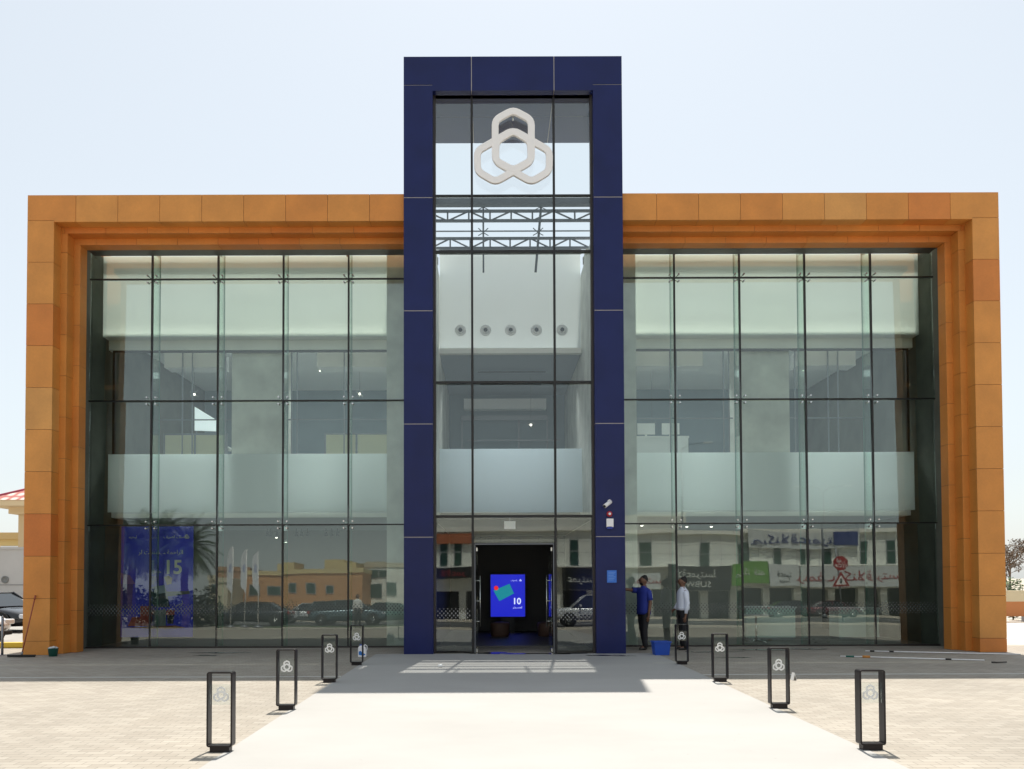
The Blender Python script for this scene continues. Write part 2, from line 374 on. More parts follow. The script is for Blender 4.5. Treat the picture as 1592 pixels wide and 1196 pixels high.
for s in (-1, 1):
    for i in range(5):
        xa, xb = colx[i] + .012, colx[i+1] - .012
        if s < 0: xa, xb = -xb, -xa
        for j in range(4):
            z0, z1 = rowz[j] + .012, rowz[j+1] - .012
            tl = TILT * (z1 - z0) + pr.uniform(-.004, .004); yw = pr.uniform(-.0022, .0022) * (xb - xa)
            pts = [(xa, GY - tl/2 - yw, z0), (xb, GY - tl/2 + yw, z0), (xb, GY + tl/2 + yw, z1), (xa, GY + tl/2 - yw, z1)]
            p = MB(); p.add(pts + [(x, y + .012, z) for x, y, z in pts], [(0,1,2,3),(7,6,5,4),(0,4,5,1),(1,5,6,2),(2,6,7,3),(3,7,4,0)]); p.mi = [0,1,1,1,1,1]
            po = part(p, 'glass_pane', [M['fglass'], M['inner']])
            if j == 0:
                d = decals(xa, xb, 0.80, 1.10, GY - tl/2 - .004, GY + tl/2 - .004)
                part(d, 'frosted_dots', decal, po); po.children[0].data.transform(bank_inv)
    for i in range(1, 5):
        f = MB(); x = s*colx[i]; f.box(x-.02, x+.02, GY-.022, GY+.04, 0, ZG + .02); part(f, 'mullion', M['black'])
        # glass fin behind every joint
        f = MB(); f.box(x-.008, x+.008, GY+.06, GY+.46, 0.0, 10.09); fo = part(f, 'glass_fin', M['fin'])
        f = MB(); f.box(x-.0095, x+.0095, GY+.46, GY+.468, 0.0, 10.09); e = part(f, 'fin_edge', M['finedge'], fo); e.data.transform(bank_inv)
        # spider fittings
        for zc in rowz[1:4]:
            f = MB()
            for dx in (-1, 1):
                for dz in (-1, 1):
                    p0 = (x, GY+.10, zc); p1 = (x + dx*.11, GY+.05, zc + dz*.085); f.tube(p0, p1, .012, .010, 6)
                    f.tube((p1[0], GY+.065, p1[2]), (p1[0], GY-.045, p1[2]), .022, .022, 10)
            f.tube((x, GY+.06, zc), (x, GY+.16, zc), .03, .03, 8)
            part(f, 'spider_fitting', M['chrome'])
    for zc in rowz[1:4]:
        f = MB(); f.box(s*2.515, s*10.64, GY-.020, GY+.035, zc-.015, zc+.015); part(f, 'transom', M['black'])
    f = MB(); f.box(s*2.515, s*10.64, GY-.06, GY+.06, 0, .04); part(f, 'sill', M['bronze'])
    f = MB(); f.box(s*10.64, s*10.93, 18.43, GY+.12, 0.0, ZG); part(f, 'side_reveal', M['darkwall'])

# -- interior shell of both wings
BKY = 19.90
zb1 = fz(522, BKY); zb3 = fz(543, 20.22)
pz1, pz0 = fz(705, 20.25), fz(795, 20.25)
cz0 = fz(804, 20.3)
for s in (-1, 1):
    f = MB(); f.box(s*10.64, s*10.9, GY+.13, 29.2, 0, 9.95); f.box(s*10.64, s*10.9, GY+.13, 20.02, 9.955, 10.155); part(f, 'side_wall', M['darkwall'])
    f = MB(); f.box(s*3.19, s*10.635, BKY, BKY+.03, zb1, 10.155); part(f, 'bulkhead', M['screen'])
    f = MB(); f.box(s*3.19, s*10.635, BKY+.032, 20.22, zb1, zb1+.05); f.box(s*3.19, s*10.635, 20.22, 20.4, zb3, zb1+.05); part(f, 'drop_beam', M['cream'])
    f = MB(); f.box(s*3.19, s*10.55, 20.26, 20.34, zb3-.04, zb3-.002)
    f.box(s*10.49, s*10.55, 20.26, 20.34, pz1, zb3-.04); part(f, 'gallery_frame', M['bronze'])
    f = MB(); f.box(s*3.19, s*10.63, 20.22, 20.25, pz0, pz1); part(f, 'gallery_balustrade', M['frost'])
    f = MB(); f.box(s*3.19, s*10.45, 20.30, 20.42, cz0, pz0 - .03); f.box(s*3.19, s*10.45, 20.26, 20.30, cz0, cz0+.07); part(f, 'slab_edge', M['cream'])
    f = MB(); f.box(s*2.45, s*10.63, 20.42, 29.2, cz0+.02, cz0+.45); part(f, 'floor_slab', M['ceil'])
    f = MB(); f.box(s*2.45, s*10.63, 20.4, 29.2, fz(572, 22.6)+.42, fz(572, 22.6)+.52); part(f, 'upper_ceiling', M['ceil'])
    f = MB(); f.box(s*2.45, s*10.63, 27.0, 27.2, cz0+.45, 9.0); part(f, 'upper_back_wall', M['iwall2'])
    f = MB(); f.box(s*2.45, s*10.63, 26.0, 26.2, 0, cz0+.02); part(f, 'lower_back_wall', M['iwall'])
    # concrete wall beside the tower and free concrete column
    f = MB(); f.box(s*1.92, s*3.18, 19.5, 27, 0, 9.94); f.box(s*1.92, s*3.18, 19.5, 20.02, 9.945, 10.15); f.box(s*1.92, s*2.195, 17.97, 19.5, 0, 9.94); part(f, 'concrete_wall', M['concrete'])
    f = MB(); f.box(s*2.2, s*2.508, 17.952, 19.22, 0, 10.1); part(f, 'tower_flank', M['navy'])
    f = MB(); f.box(s*6.06, s*7.45, 20.45, 21.2, cz0+.45, 9.0); part(f, 'concrete_column', M['concrete'])
    f = MB()
    for px in (0, 1):
        a, c = ((3.19, 5.3), (7.9, 9.5))[px]; za = fz(570, 21.0)
        f.box(s*a, s*c, 21.0, 21.5, za, za+.42)
    part(f, 'ceiling_cove', M['white'])
    f = MB()   # solid posts and rail standing in for reflections of the outer mullions
    zi = fz(652, 20.9)
    for xx in (4.35, 4.52, 5.80, 5.95, 7.75, 8.65, 8.92):
        f.box(s*(xx-.014), s*(xx+.014), 20.8, 20.84, cz0+.45, 8.0)
    f.box(s*3.0, s*9.6, 20.845, 20.87, zi-.016, zi+.016); part(f, 'mullion_reflection_bar', M['grey'])
f = MB(); f.box(-10.6, 10.6, GY+.08, 26, 0.001, 0.02); part(f, 'ground_floor', M['ifloor'])

# ceiling lights (things on the ceiling)
def downlight(px, py, Y, i, r=.10, lab=''):
    p = at(px, py, Y)
    o = empty('ceiling_downlight', p, lab, 'ceiling light', 'lights on the ceilings behind the glass')
    MB().lathe([(r, 0), (r, .03), (r*.8, .03)], n=20).build('trim_ring', M['white'], o)
    MB().lathe([(r*.78, -.004), (r*.78, .01)], n=20).build('lens', M['lamp'], o)
ZC = fz(572, 22.6) + .42
def cy(py, z):   # depth at which height z shows at py
    lo, hi = 15, 60
    for _ in range(40):
        m_ = (lo + hi)/2
        if fz(py, m_) < z: lo = m_
        else: hi = m_
    return lo
for i, (px, py, lab) in enumerate([(270,577,'left upper window, nearer the corner'), (326,576,'left upper window, beside the concrete column'), (285,607,'left upper window, deeper into the room'),
        (501,576,'left upper floor between the column and the tower'), (1082,576,'right upper floor between the tower and the column'), (1252,577,'right upper floor just past the column'), (1315,577,'right upper floor nearer the corner'), (1293,606,'right upper floor deep in the room')]):
    if py < 600: downlight(px, py, cy(py, ZC) , i, .11, 'round ceiling downlight seen through the ' + lab)
    else: downlight(px, py, min(cy(py, ZC), 26.8), i, .11, 'round ceiling downlight seen through the ' + lab)
def pendant(px, py, Y, lab):
    p = at(px, py, Y)
    o = empty('pendant_lamp', p, lab, 'pendant lamp', 'spiky pendant lamps on the upper floor')
    MB().lathe([(.01,-.03),(.025,-.02),(.03,0),(.025,.02),(.01,.03)], n=10).build('bulb', M['lamp'], o)
    f = MB(); q = random.Random(px)
    for i in range(16):
        a = q.uniform(0, 6.28); e = q.uniform(-1, 1); d = Vector((math.cos(a)*math.cos(e), math.sin(a)*math.cos(e), math.sin(e)))
        f.tube(d*.04, d*.17, .005, .003, 4)
    f.build('spikes', M['chrome'], o)
    MB().tube((0,0,.05), (0,0,max(.1, ZC - p.z)), .005, n=4).build('cable', M['grey'], o)
for px, py, lab in [(303,612,'sparkling pendant lamp left of the left concrete column'), (560,612,'sparkling pendant lamp beside the tower on the left upper floor'), (1014,661,'low sparkling pendant lamp just right of the tower'), (826,661,'pendant lamp seen through the middle pane of the tower')]:
    pendant(px, py, 23.0, lab)

for s in (-1, 1):
    for nm, yy, zz, en, sx_ in (('office_ceiling_light', 23.6, ZC-.06, 22, 6.5), ('hall_ceiling_light', 23.0, cz0-.08, 16, 6.0)):
        l_ = bpy.data.lights.new(nm, 'AREA'); l_.shape = 'RECTANGLE'; l_.size = sx_; l_.size_y = 3.0; l_.energy = en; l_.color = (.90, .97, 1.0)
        lo_ = bpy.data.objects.new(nm, l_); C.objects.link(lo_); lo_.location = (s*6.8, yy, zz)
for s, xc, wl in ((-1, 6.8, 6.6), (1, 6.8, 6.6), (1, 0, 3.2)):
    l_ = bpy.data.lights.new('balustrade_fill_light', 'AREA'); l_.shape = 'RECTANGLE'; l_.size = wl; l_.size_y = .12; l_.energy = 5.0*wl; l_.spread = R(64); l_.color = (.95, 1, 1)  # added light without a fitting, brightens the frosted balustrades from behind
    lo_ = bpy.data.objects.new('balustrade_fill_light', l_); C.objects.link(lo_); lo_.location = (s*xc, 21.95 if xc else 22.2, 7.55); lo_.rotation_euler = (R(-30), 0, 0)
# ------------------------------------------------------------------ tower
TY, TG = 17.43, 17.66
zt_top = fz(88, TY); zt_bot = fz(141, TY); zjs = [fz(p, TY) for p in (132, 307, 483, 659, 835)]
PI_, PO = 1.845, 2.51; TB = 19.57; q = .008
pan = MB(); bk = MB()
for s in (-1, 1):
    lv = [0.0] + zjs[::-1]
    for a, c in zip(lv[:-1], lv[1:]): pan.box(s*PI_, s*PO, TY, 17.95, a + (q if a else 0), c - q)
    bk.box(s*(PI_+.004), s*(PO-.004), TY+.004, 17.946, 0, zjs[0])
    pan.box(s*1.9, s*PO, 17.952, TB, ZT-.3, zt_bot+.0) if False else None
xs = [-PO, -.95, .95, PO]
for i in range(3):
    x0, x1 = xs[i] + (q if i else 0), xs[i+1] - (q if i < 2 else 0)
    z0 = zt_bot if i == 1 else zt_bot
    if i == 1: pan.box(x0, x1, TY, 18.44, z0, zt_top)
    else:
        s = -1 if i == 0 else 1
        pan.box(s*(.95+q), s*PI_, TY, 18.44, zt_bot, zt_top)
        pan.box(s*PI_, s*PO, TY, 18.44, zjs[0]+q, zt_top)
    pan.box(x0, x1, 18.456, TB, z0, zt_top)
bk.box(-PO+.004, PO-.004, TY+.004, TB-.004, zjs[0]+.02, zt_top-.004); bk.box(-PI_+.1, PI_-.1, TY+.004, TB-.004, zt_bot+.004, zjs[0]+.02)
part(pan, 'tower_cladding', M['navy'])
part(bk, 'cladding_joints', M['silver'])
# returning side glass above the roof
for s in (-1, 1):
    f = MB(); f.box(s*2.05, s*2.065, 17.96, TB, 10.1, zt_bot - .005); part(f, 'side_glass', M['tglass'])
    f = MB(); f.box(s*2.03, s*2.085, TB-.05, TB, 10.1, zt_bot - .006); part(f, 'side_post', M['bronze'])
tcol = [-1.80, -.952, .952, 1.80]
trow = [0.03, fz(803, TG), fz(595, TG), fz(392, TG), fz(305, TG), fz(147.5, TG)]
for s in (-1, 1):
    f = MB(); f.box(s*1.79, s*PI_, TG-.07, TG+.07, 0, zt_bot); part(f, 'tower_frame', M['bronze'])
    f = MB(); f.box(s*.952-.025, s*.952+.025, TG-.05, TG+.06, 0, zt_bot); part(f, 'tower_mullion', M['black'])
f = MB(); f.box(-1.79, 1.79, TG-.06, TG+.07, trow[-1], zt_bot); part(f, 'tower_head', M['bronze'])
for zc, h in zip(trow[1:5], (.022, .022, .026, .014)):
    f = MB(); f.box(-1.79, 1.79, TG-.045, TG+.05, zc-h, zc+h); part(f, 'tower_transom', M['black'])
for i in range(3):
    xa, xb = tcol[i] + (.03 if i else 0), tcol[i+1] - (.03 if i < 2 else 0)
    for j in range(5):
        if i == 1 and j == 0:
            z0, z1 = 2.53, trow[1] - .03
        else: z0, z1 = trow[j] + .03, trow[j+1] - .03
        tl = TILT * (z1 - z0) * (1 if j < 3 else .4)
        pts = [(xa, TG - tl/2, z0), (xb, TG - tl/2, z0), (xb, TG + tl/2, z1), (xa, TG + tl/2, z1)]
        p = MB(); p.add(pts + [(x, y + .012, z) for x, y, z in pts], [(0,1,2,3),(7,6,5,4),(0,4,5,1),(1,5,6,2),(2,6,7,3),(3,7,4,0)]); p.mi = [0,1,1,1,1,1]
        po = part(p, 'glass_pane', [M['tglass'], M['inner']])
        if j == 0 and i != 1:
            d = decals(xa, xb, 0.74, 1.04, TG - tl/2, TG + tl/2)
            part(d, 'frosted_dots', mat('bright_dots', (0.28,0.28,0.28), 0.5), po); po.children[0].data.transform(bank_inv)
# doors standing open
f = MB(); f.box(-.912, -.896, TG-.03, TG+.04, 0, 2.50); f.box(.896, .912, TG-.03, TG+.04, 0, 2.50); f.box(-.912, .912, TG-.03, TG+.04, 2.49, 2.51); part(f, 'door_frame', M['grey'])
for s in (-1, 1):
    f = MB(); f.box(s*.855, s*.867, TG+.06, TG+.95, .02, 2.42); do = part(f, 'door', M['clear'])
    f = MB()
    for hx in (.80, .92):
        f.tube((s*hx, TG+.85, .55), (s*hx, TG+.85, 1.78), .016, n=10)
    for hz in (.68, 1.17, 1.66): f.tube((s*.80, TG+.85, hz), (s*.92, TG+.85, hz), .012, n=8)
    h = part(f, 'handle', M['chrome'], do); h.data.transform(bank_inv)
    f = MB()
    for z0, z1 in ((.02, .10), (2.34, 2.42)): f.box(s*.845, s*.877, TG+.06, TG+.22, z0, z1)
    h = part(f, 'patch_fitting', M['chrome'], do); h.data.transform(bank_inv)
# atrium: white high wall, ceiling behind it, second floor balustrade
AY = 20.6
zwt, zwb = fz(396, AY), fz(543, AY)
f = MB(); f.box(-1.9, 1.9, AY, AY+.03, zwb, zwt); part(f, 'atrium_wall', M['wscreen'])
f = MB(); f.box(-1.9, 1.9, AY-.16, AY, zwb-.16, zwb-.02); part(f, 'atrium_cornice', M['cream'])
f = MB(); f.box(-1.9, 1.9, AY, 25.2, zwb-.15, zwb-.002); part(f, 'atrium_ceiling', mat('atrium_ceiling', (0.33,0.37,0.41), .7))
f = MB(); f.box(-.9, 1.05, 21.9, 21.98, zwb-.27, zwb-.25); f.box(-.85, 1.0, 23.3, 23.38, zwb-.27, zwb-.25); part(f, 'air_slot', M['dark'])
f = MB(); f.box(-1.9, 1.9, 25.2, 25.4, 3.3, zwb); part(f, 'atrium_back_wall', M['iwall2'])
f = MB()
for z0, z1, y in ((fz(636, 24.6), fz(620, 24.6), 24.6),): f.box(-1.4, 1.25, y, y+.3, z0, z1)
part(f, 'atrium_cove', M['ceil'])
f = MB(); f.box(-1.5, 1.3, 24.9, 24.95, fz(652,24.9)-.03, fz(646,24.9)); 
for x in (-1.5, .35, 1.28): f.box(x, x+.05, 24.96, 25.0, 4, fz(646,24.9))
f.box(-1.3, 1.7, 24.86, 24.89, fz(686,24.9), fz(684,24.9)); part(f, 'atrium_partition', M['grey'])
bz1, bz0 = fz(698, 20.45), fz(797, 20.45)
f = MB(); f.box(-1.9, 1.9, 20.45, 20.49, bz0, bz1); part(f, 'atrium_balustrade', opal_mat('frosted_blue', (.88,.95,.98), (.88,.94,.97), .45))
f = MB(); f.box(-1.35, .05, 21.3, 21.34, bz1+.05, bz1+.09); f.box(-1.35, -1.31, 21.3, 21.34, bz1-.4, bz1+.05); f.box(.01, .05, 21.3, 21.34, bz1-.4, bz1+.05); part(f, 'handrail', M['white'])
f = MB(); f.box(-1.9, 1.9, 21.05, 26, bz0-.25, bz0+.1); part(f, 'atrium_slab', M['iwall'])
f = MB()
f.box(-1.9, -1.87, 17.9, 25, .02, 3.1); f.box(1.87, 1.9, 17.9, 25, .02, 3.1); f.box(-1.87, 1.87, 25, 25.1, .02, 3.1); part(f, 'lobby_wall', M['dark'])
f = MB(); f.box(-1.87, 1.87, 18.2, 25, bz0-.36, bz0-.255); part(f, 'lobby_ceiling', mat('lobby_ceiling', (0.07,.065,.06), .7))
# round air nozzles on the white wall
for i, (px, lab) in enumerate([(717,'leftmost'), (756,'second from the left'), (795,'middle'), (835,'second from the right'), (875,'rightmost')]):
    p = at(px, 514, AY)
    o = empty('air_nozzle', p, lab + ' round air nozzle in the row on the white atrium wall', 'air nozzle', 'round air nozzles on the white atrium wall')
    MB().lathe([(.15, 0), (.15, -.012), (.12, -.018), (.08, -.01)], axis='Y', n=28).build('outer_ring', M['white'], o)
    MB().lathe([(.085, -.008), (.075, -.06), (.07, -.06)], axis='Y', n=24).build('nozzle', M['ceil'], o)
    MB().lathe([(.055, -.064), (.04, -.070)], axis='Y', n=24).build('core', M['dark'], o)
# skylight trusses
def truss(Y, z0, z1, phase, n=8):
    f = MB(); f.box(-2.14, 2.14, Y-.03, Y+.03, z0-.03, z0+.03); f.box(-2.14, 2.14, Y-.03, Y+.03, z1-.03, z1+.03)
    st = 4.28 / n
    for i in range(n + 1):
        x = -2.14 + i*st
        if i and i < n: f.tube((x, Y, z0), (x, Y, z1), .022, n=6)
        if i < n:
            up = (i + phase) % 2
            f.tube((x, Y, z0 if up else z1), (x + st, Y, z1 if up else z0), .021, n=6)
    part(f, 'roof_truss', M['steel'])
t1 = (fz(343.5, 19.2), fz(328.5, 19.2)); t2 = (fz(386, 20.4), fz(371, 20.4))
truss(19.2, t1[0], t1[1], 0); truss(20.4, t2[0], t2[1], 1)
f = MB(); f.box(-1.9, 1.9, 17.9, 18.06, fz(319, 17.95), fz(309.5, 17.95)); f.box(-1.9, 1.9, 20.36, 20.44, t2[0]-.16, t2[0]-.06); part(f, 'roof_beam', M['steel'])
f = MB(); f.box(-2.14, 2.14, 20.0, 20.03, fz(360,20), fz(358.5,20)); part(f, 'roof_purlin', M['grey'])
f = MB()
a = at(753, 320, 18.3); c = at(753, 424, 18.6)
f.tube(a, c, .022, n=6)
a = at(843, 320, 18.3); c = at(834, 424, 18.9)
f.tube(a, c, .03, n=6)
for px, py in ((753,322),(753,362),(842,322),(838,362)):
    p = at(px, py, 18.3)
    for dx in (-1, 1):
        for dz in (-1, 1): f.tube(p, p + Vector((dx*.12, -.05, dz*.09)), .011, n=5)
part(f, 'hanging_rod', M['steel'])

# ------------------------------------------------------------------ three interlocked hexagon loops (emblem)
def loop_pts(cen, sc, k):
    # elongated rounded hexagon, k = 0 upright, 1, 2 rotated by 120 degrees
    base = [(0, 97), (82, 52), (82, -135), (0, -180), (-82, -135), (-82, 52)]
    base = [(0,187),(82,142),(82,-45),(0,-90),(-82,-45),(-82,142)]
    a = R(120 * k); ca, sa = math.cos(a), math.sin(a)
    P = [Vector((x*ca - y*sa, x*sa + y*ca)) for x, y in base]
    out = []
    n = len(P); rr = 26
    for i in range(n):
        p0, p1, p2 = P[i-1], P[i], P[(i+1) % n]
        d0 = (p0 - p1).normalized(); d1 = (p2 - p1).normalized()
        for t in (0, .25, .5, .75, 1):
            u = 1 - t
            out.append(p1 + d0*rr*u*u + d1*rr*t*t)
    return [(cen[0] + p.x*sc, cen[1] + p.y*sc) for p in out]
def emblem(mb, cx, cz, sc, wd, y0, y1, dy=0.0):
    for k in range(3):
        P = loop_pts((cx, cz), sc, k); n = len(P); V = [Vector(p) for p in P]
        ins, outs = [], []
        for i in range(n):
            t = (V[(i+1) % n] - V[i-1]).normalized(); nn = Vector((t.y, -t.x))
            outs.append(V[i] + nn*wd/2); ins.append(V[i] - nn*wd/2)
        ya, yb = y0 + dy*k, y1 + dy*k
        vs = [(p.x, ya, p.y) for p in outs] + [(p.x, ya, p.y) for p in ins] + [(p.x, yb, p.y) for p in outs] + [(p.x, yb, p.y) for p in ins]
        fs = []
        for i in range(n):
            j = (i+1) % n
            fs += [(i, j, n+j, n+i), (2*n+i, 3*n+i, 3*n+j, 2*n+j), (i, 2*n+i, 2*n+j, j), (n+i, n+j, 3*n+j, 3*n+i)]
        mb.add(vs, fs)
LY = 17.45; lc = at(800, 236, LY); lsc = 1.02 / 2.99 / F * (LY + .3)
f = MB(); emblem(f, lc.x, lc.z, lsc, 0.158, LY-.06, LY+.02, .0025)
lo = f.build('emblem_sign', M['signwhite'], bevel=.012)
tag(lo, 'large white emblem of three interlocked hexagon loops high on the tower glass', 'sign')

f = MB()
for dx, dz in ((0,.84), (-.80,-.2), (.80,-.2)): f.tube((lc.x+dx, LY+.02, lc.z+dz), (lc.x+dx, TG-.02, lc.z+dz), .015, n=6)
f.build('standoff', M['chrome'], lo)

# ------------------------------------------------------------------ bollards
bz = .79
def make_bollard(name):
    root = bpy.data.objects.new(name, None); C.objects.link(root)
    wd, tp, tk, dp = .127, bz, .017, .055
    prof = []
    def rr(hw, z0, z1, r, n=5):
        pts = []
        for cx, cz, a0 in ((hw-r, z1-r, 0), (-hw+r, z1-r, 90), (-hw+r, z0+r, 180), (hw-r, z0+r, 270)):
            for i in range(n+1):
                a = R(a0 + 90*i/n); pts.append((cx + r*math.cos(a), cz + r*math.sin(a)))
        return pts
    o_ = rr(wd, .05, tp, .026); i_ = rr(wd - tk, .05 + tk, tp - tk, .008)
    n = len(o_); vs = []
    for y in (-dp, dp):
        vs += [(x, y, z) for x, z in o_] + [(x, y, z) for x, z in i_]
    fs = []
    for i in range(n):
        j = (i+1) % n
        fs += [(i, j, n+j, n+i), (2*n+i, 3*n+i, 3*n+j, 2*n+j), (i, 2*n+i, 2*n+j, j), (n+i, n+j, 3*n+j, 3*n+i)]
    m = MB(); m.add(vs, fs); m.build('frame', M['frame'], root, bevel=.003)
    m = MB(); m.box(-wd+.03, wd-.03, -dp+.012, dp-.012, .0, .051); m.build('foot', M['frame'], root)
    m = MB(); m.box(-wd+tk+.0005, wd-tk-.0005, -.004, .004, .46, .66); pn = m.build('glass_panel', M['clear'], root)
    m = MB(); emblem(m, 0, .555, .00042, .019, -.0075, -.0045, .0003); m.build('emblem', M['white'], pn)
    return root
proto = make_bollard('frame_bollard')
BL = [(-3.20, 7.66, 'nearest to the camera on the left of the walkway'), (-3.20, 10.1, 'second from the camera on the left of the walkway'), (-3.20, 12.75, 'third from the camera on the left of the walkway'), (-3.20, 15.3, 'farthest on the left, beside the white jug'),
      (3.235, 7.66, 'nearest to the camera on the right of the walkway'), (3.235, 10.1, 'second from the camera on the right, beside the white card'), (3.235, 12.7, 'third from the camera on the right of the walkway'), (3.235, 15.25, 'farthest right, before the man in white')]
for i, (x, y, lab) in enumerate(BL):
    o = proto if i == 0 else copy_tree(proto)
    o.location = (x, y, .002); tag(o, 'black frame bollard, ' + lab, 'bollard', 'black frame bollards along the walkway')

# ------------------------------------------------------------------ fittings on the right pier
def on_pier(px, py): return at(px, py, TY)
p = on_pier(943, 785)
o = empty('security_camera', p, 'white bullet security camera on the right navy pier', 'camera')
d = Vector((-.62, -.55, -.45)).normalized()
MB().tube(Vector((.08,-.10,.05)), Vector((.08,-.10,.05)) + d*.24, .045, .045, 12).build('housing', M['signwhite'], o)
MB().tube(Vector((.08,-.10,.05)) + d*.238, Vector((.08,-.10,.05)) + d*.25, .036, .034, 12).build('lens', M['black'], o)
MB().tube((.07, 0, .06), (.07, -.10, .05), .018, n=8).lathe([(.05, 0), (.05, -.02)], cen=(.07, 0, .06), axis='Y', n=16).build('bracket', M['signwhite'], o)
p = on_pier(947.5, 800)
o = empty('alarm_sounder', p, 'round red fire alarm sounder on the navy pier between camera and white box', 'alarm')
MB().lathe([(.065, 0), (.065, -.03), (.05, -.06), (.03, -.065)], axis='Y', n=20).build('body', mat('alarm_red', (.45,.02,.03), .35), o)
MB().lathe([(.03, -.064), (.03, -.075), (.02, -.08)], axis='Y', n=14).build('strobe', M['signwhite'], o)
p = on_pier(948, 814.5)
o = empty('alarm_box', p, 'white siren box with blue lower edge on the navy pier', 'alarm box')
f = MB(); f.prism([(-.078,-.09),(-.04,-.075),(.04,-.075),(.078,-.09),(.078,.105),(-.078,.105)], 0, -.07); f.build('cover', M['signwhite'], o, bevel=.006)
f = MB(); f.prism([(-.075,-.095),(-.05,-.125),(.05,-.125),(.075,-.095),(.04,-.08),(-.04,-.08)], 0, -.05); f.build('strobe', mat('siren_blue', (.02,.05,.35), .3), o)
p = on_pier(951, 897)
o = empty('notice_plaque', p, 'small bright blue plaque on the navy pier near the entrance', 'plaque')
f = MB(); f.box(-.108, .108, -.012, 0, -.14, .14); f.build('plate', mat('plaque_blue', (.03,.16,.62), .4), o)
pt = mat('plaque_text', (.18,.38,.75), .4)
MBt = MB()
for i in range(6): MBt.box(-.08, .08 - .02*(i % 3), -.015, -.0125, .09 - i*.035, .10 - i*.035)
MBt.build('lettering', pt, o)

# ------------------------------------------------------------------ poster and screen
PB = mat('poster_blue', (.035,.04,.62), .5); PT = mat('poster_text', (.62,.62,.52), .5)
px0, px1, YP = 187, 301, 19.86
a = at(px0, 989, YP); c = at(px1, 817, YP)
W, H = c.x - a.x, c.z - a.z
po = empty('hanging_poster', (a.x, YP, a.z), 'tall blue poster with the number 15 and a seated figure hanging inside the left glass', 'poster')
MB().box(0, W, 0, .012, 0, H).build('sheet', PB, po)
def U(u, v): return (u*W, -.004, (1 - v)*H)
text_obj('number', '15', .50, PT, po, U(.72, .375), ext=.003)
text_obj('headline', '\uFE8D\uFEDF\uFEAE\uFE8D\uFEA3\uFEE4\uFE94 \uFE90\uFEE4\uFEE8\uFEE4\uFE96 \uFEDF\uFEAE'[::-1], .15, PT, po, U(.55, .235), ext=.003)
text_obj('heading', '\uFED2\uFEAE\uFEBC\uFE8E \uFED2\uFEB4\uFE8D\uFEAE', .11, PT, po, U(.75, .095), ext=.003)
text_obj('heading', '\uFEE4\uFEAD\uFEA4\uFE92\uFE8D', .10, PT, po, U(.16, .095), ext=.003)
text_obj('caption', '\uFEDF\uFEE0\uFEB8\uFEAE\uFE8D\uFE80', .09, PT, po, U(.5, .41), ext=.003)
f = MB(); emblem(f, U(.91, .095)[0], U(.91, .095)[2], .00032, .014, -.008, -.004, .0004); f.build('emblem', PT, po)
f = MB()
def pr_(pts, y=-.006, mi=0): f.prism([(u*W, (1-v)*H) for u, v in pts], y, y+.004, mi=mi)
# block seats, stacks, figure reading
pr_([(.10,.90),(.16,.82),(.27,.82),(.27,.72),(.44,.72),(.44,.90)], mi=0)
pr_([(.44,.73),(.48,.72),(.48,.925),(.36,.925),(.36,.90),(.44,.90)], -.007, mi=1)
pr_([(.06,.915),(.75,.895),(.90,.915),(.72,.925)], -.0085, mi=2)
pr_([(.48,.76),(.63,.75),(.63,.90),(.48,.90)], -.0105, mi=3)
pr_([(.64,.80),(.74,.80),(.73,.88),(.65,.88)], -.0125, mi=4); pr_([(.63,.77),(.66,.75),(.75,.76),(.75,.80),(.63,.80)], -.0145, mi=0)
pr_([(.42,.55),(.60,.53),(.64,.60),(.68,.73),(.50,.73),(.40,.68)], -.0065, mi=5)
pr_([(.60,.46),(.66,.445),(.71,.47),(.70,.52),(.64,.53)], -.0085, mi=6); pr_([(.50,.545),(.60,.53),(.63,.60),(.52,.61)], -.0105, mi=7)
pr_([(.62,.59),(.95,.585),(.96,.61),(.63,.635)], -.0125, mi=5)
pr_([(0,.42),(.12,.44),(.20,.52),(.02,.52)], -.0065, mi=8); pr_([(0,.52),(.17,.52),(.15,.75),(0,.74)], -.0065, mi=9)
pm = [mat('poster_c%d' % i, c_, .5) for i, c_ in enumerate([(.36,.05,.04),(.12,.03,.09),(.30,.13,.06),(.24,.27,.28),(.02,.02,.03),(.05,.08,.10),(.30,.22,.12),(.35,.45,.55),(.20,.10,.36),(.07,.04,.28)])]
f.build('picture', pm, po, fix=True)
text_obj('small_mark', '\uFEB4\uFEAE\uFE8D', .14, PT, po, U(.81, .70), rot=(R(90), R(-18), 0), ext=.003)

YS = 24.0
a = at(762.7, 959, YS); c = at(816, 893.5, YS); W, H = c.x - a.x, c.z - a.z
so_ = empty('display_screen', (a.x, YS, 0.02), 'lit blue display screen showing a teal bank card and the number 10 inside the entrance', 'screen')
z0 = a.z - .02
SB = mat('screen_blue', (.01,.01,.1), .3, emit=(.004,.008,.32), es=1.0)
MB().box(0, W, 0, .06, z0, z0+H).build('panel', SB, so_)
MB().box(-.02, W+.02, .03, .12, z0-.02, z0+H+.02).build('casing', M['black'], so_)
MB().box(W*.3, W*.7, .06, .1, 0, z0-.021).box(W*.15, W*.85, -.05, .25, 0, .02).build('stand', M['black'], so_)
ST = mat('screen_text', (.2,.2,.2), .3, emit=(.42,.47,.72), es=1.0)
text_obj('number', '10', .27, ST, so_, (W*.76, -.004, z0+H*.36), ext=.003)
text_obj('caption', '\uFEAE\uFEAC\uFE92 \uFEB4\uFEE4\uFE8D', .09, ST, so_, (W*.78, -.004, z0+H*.22), ext=.003)
text_obj('caption', '\uFED2\uFEAE\uFEBC\uFE8E', .07, ST, so_, (W*.68, -.004, z0+H*.86), ext=.003)
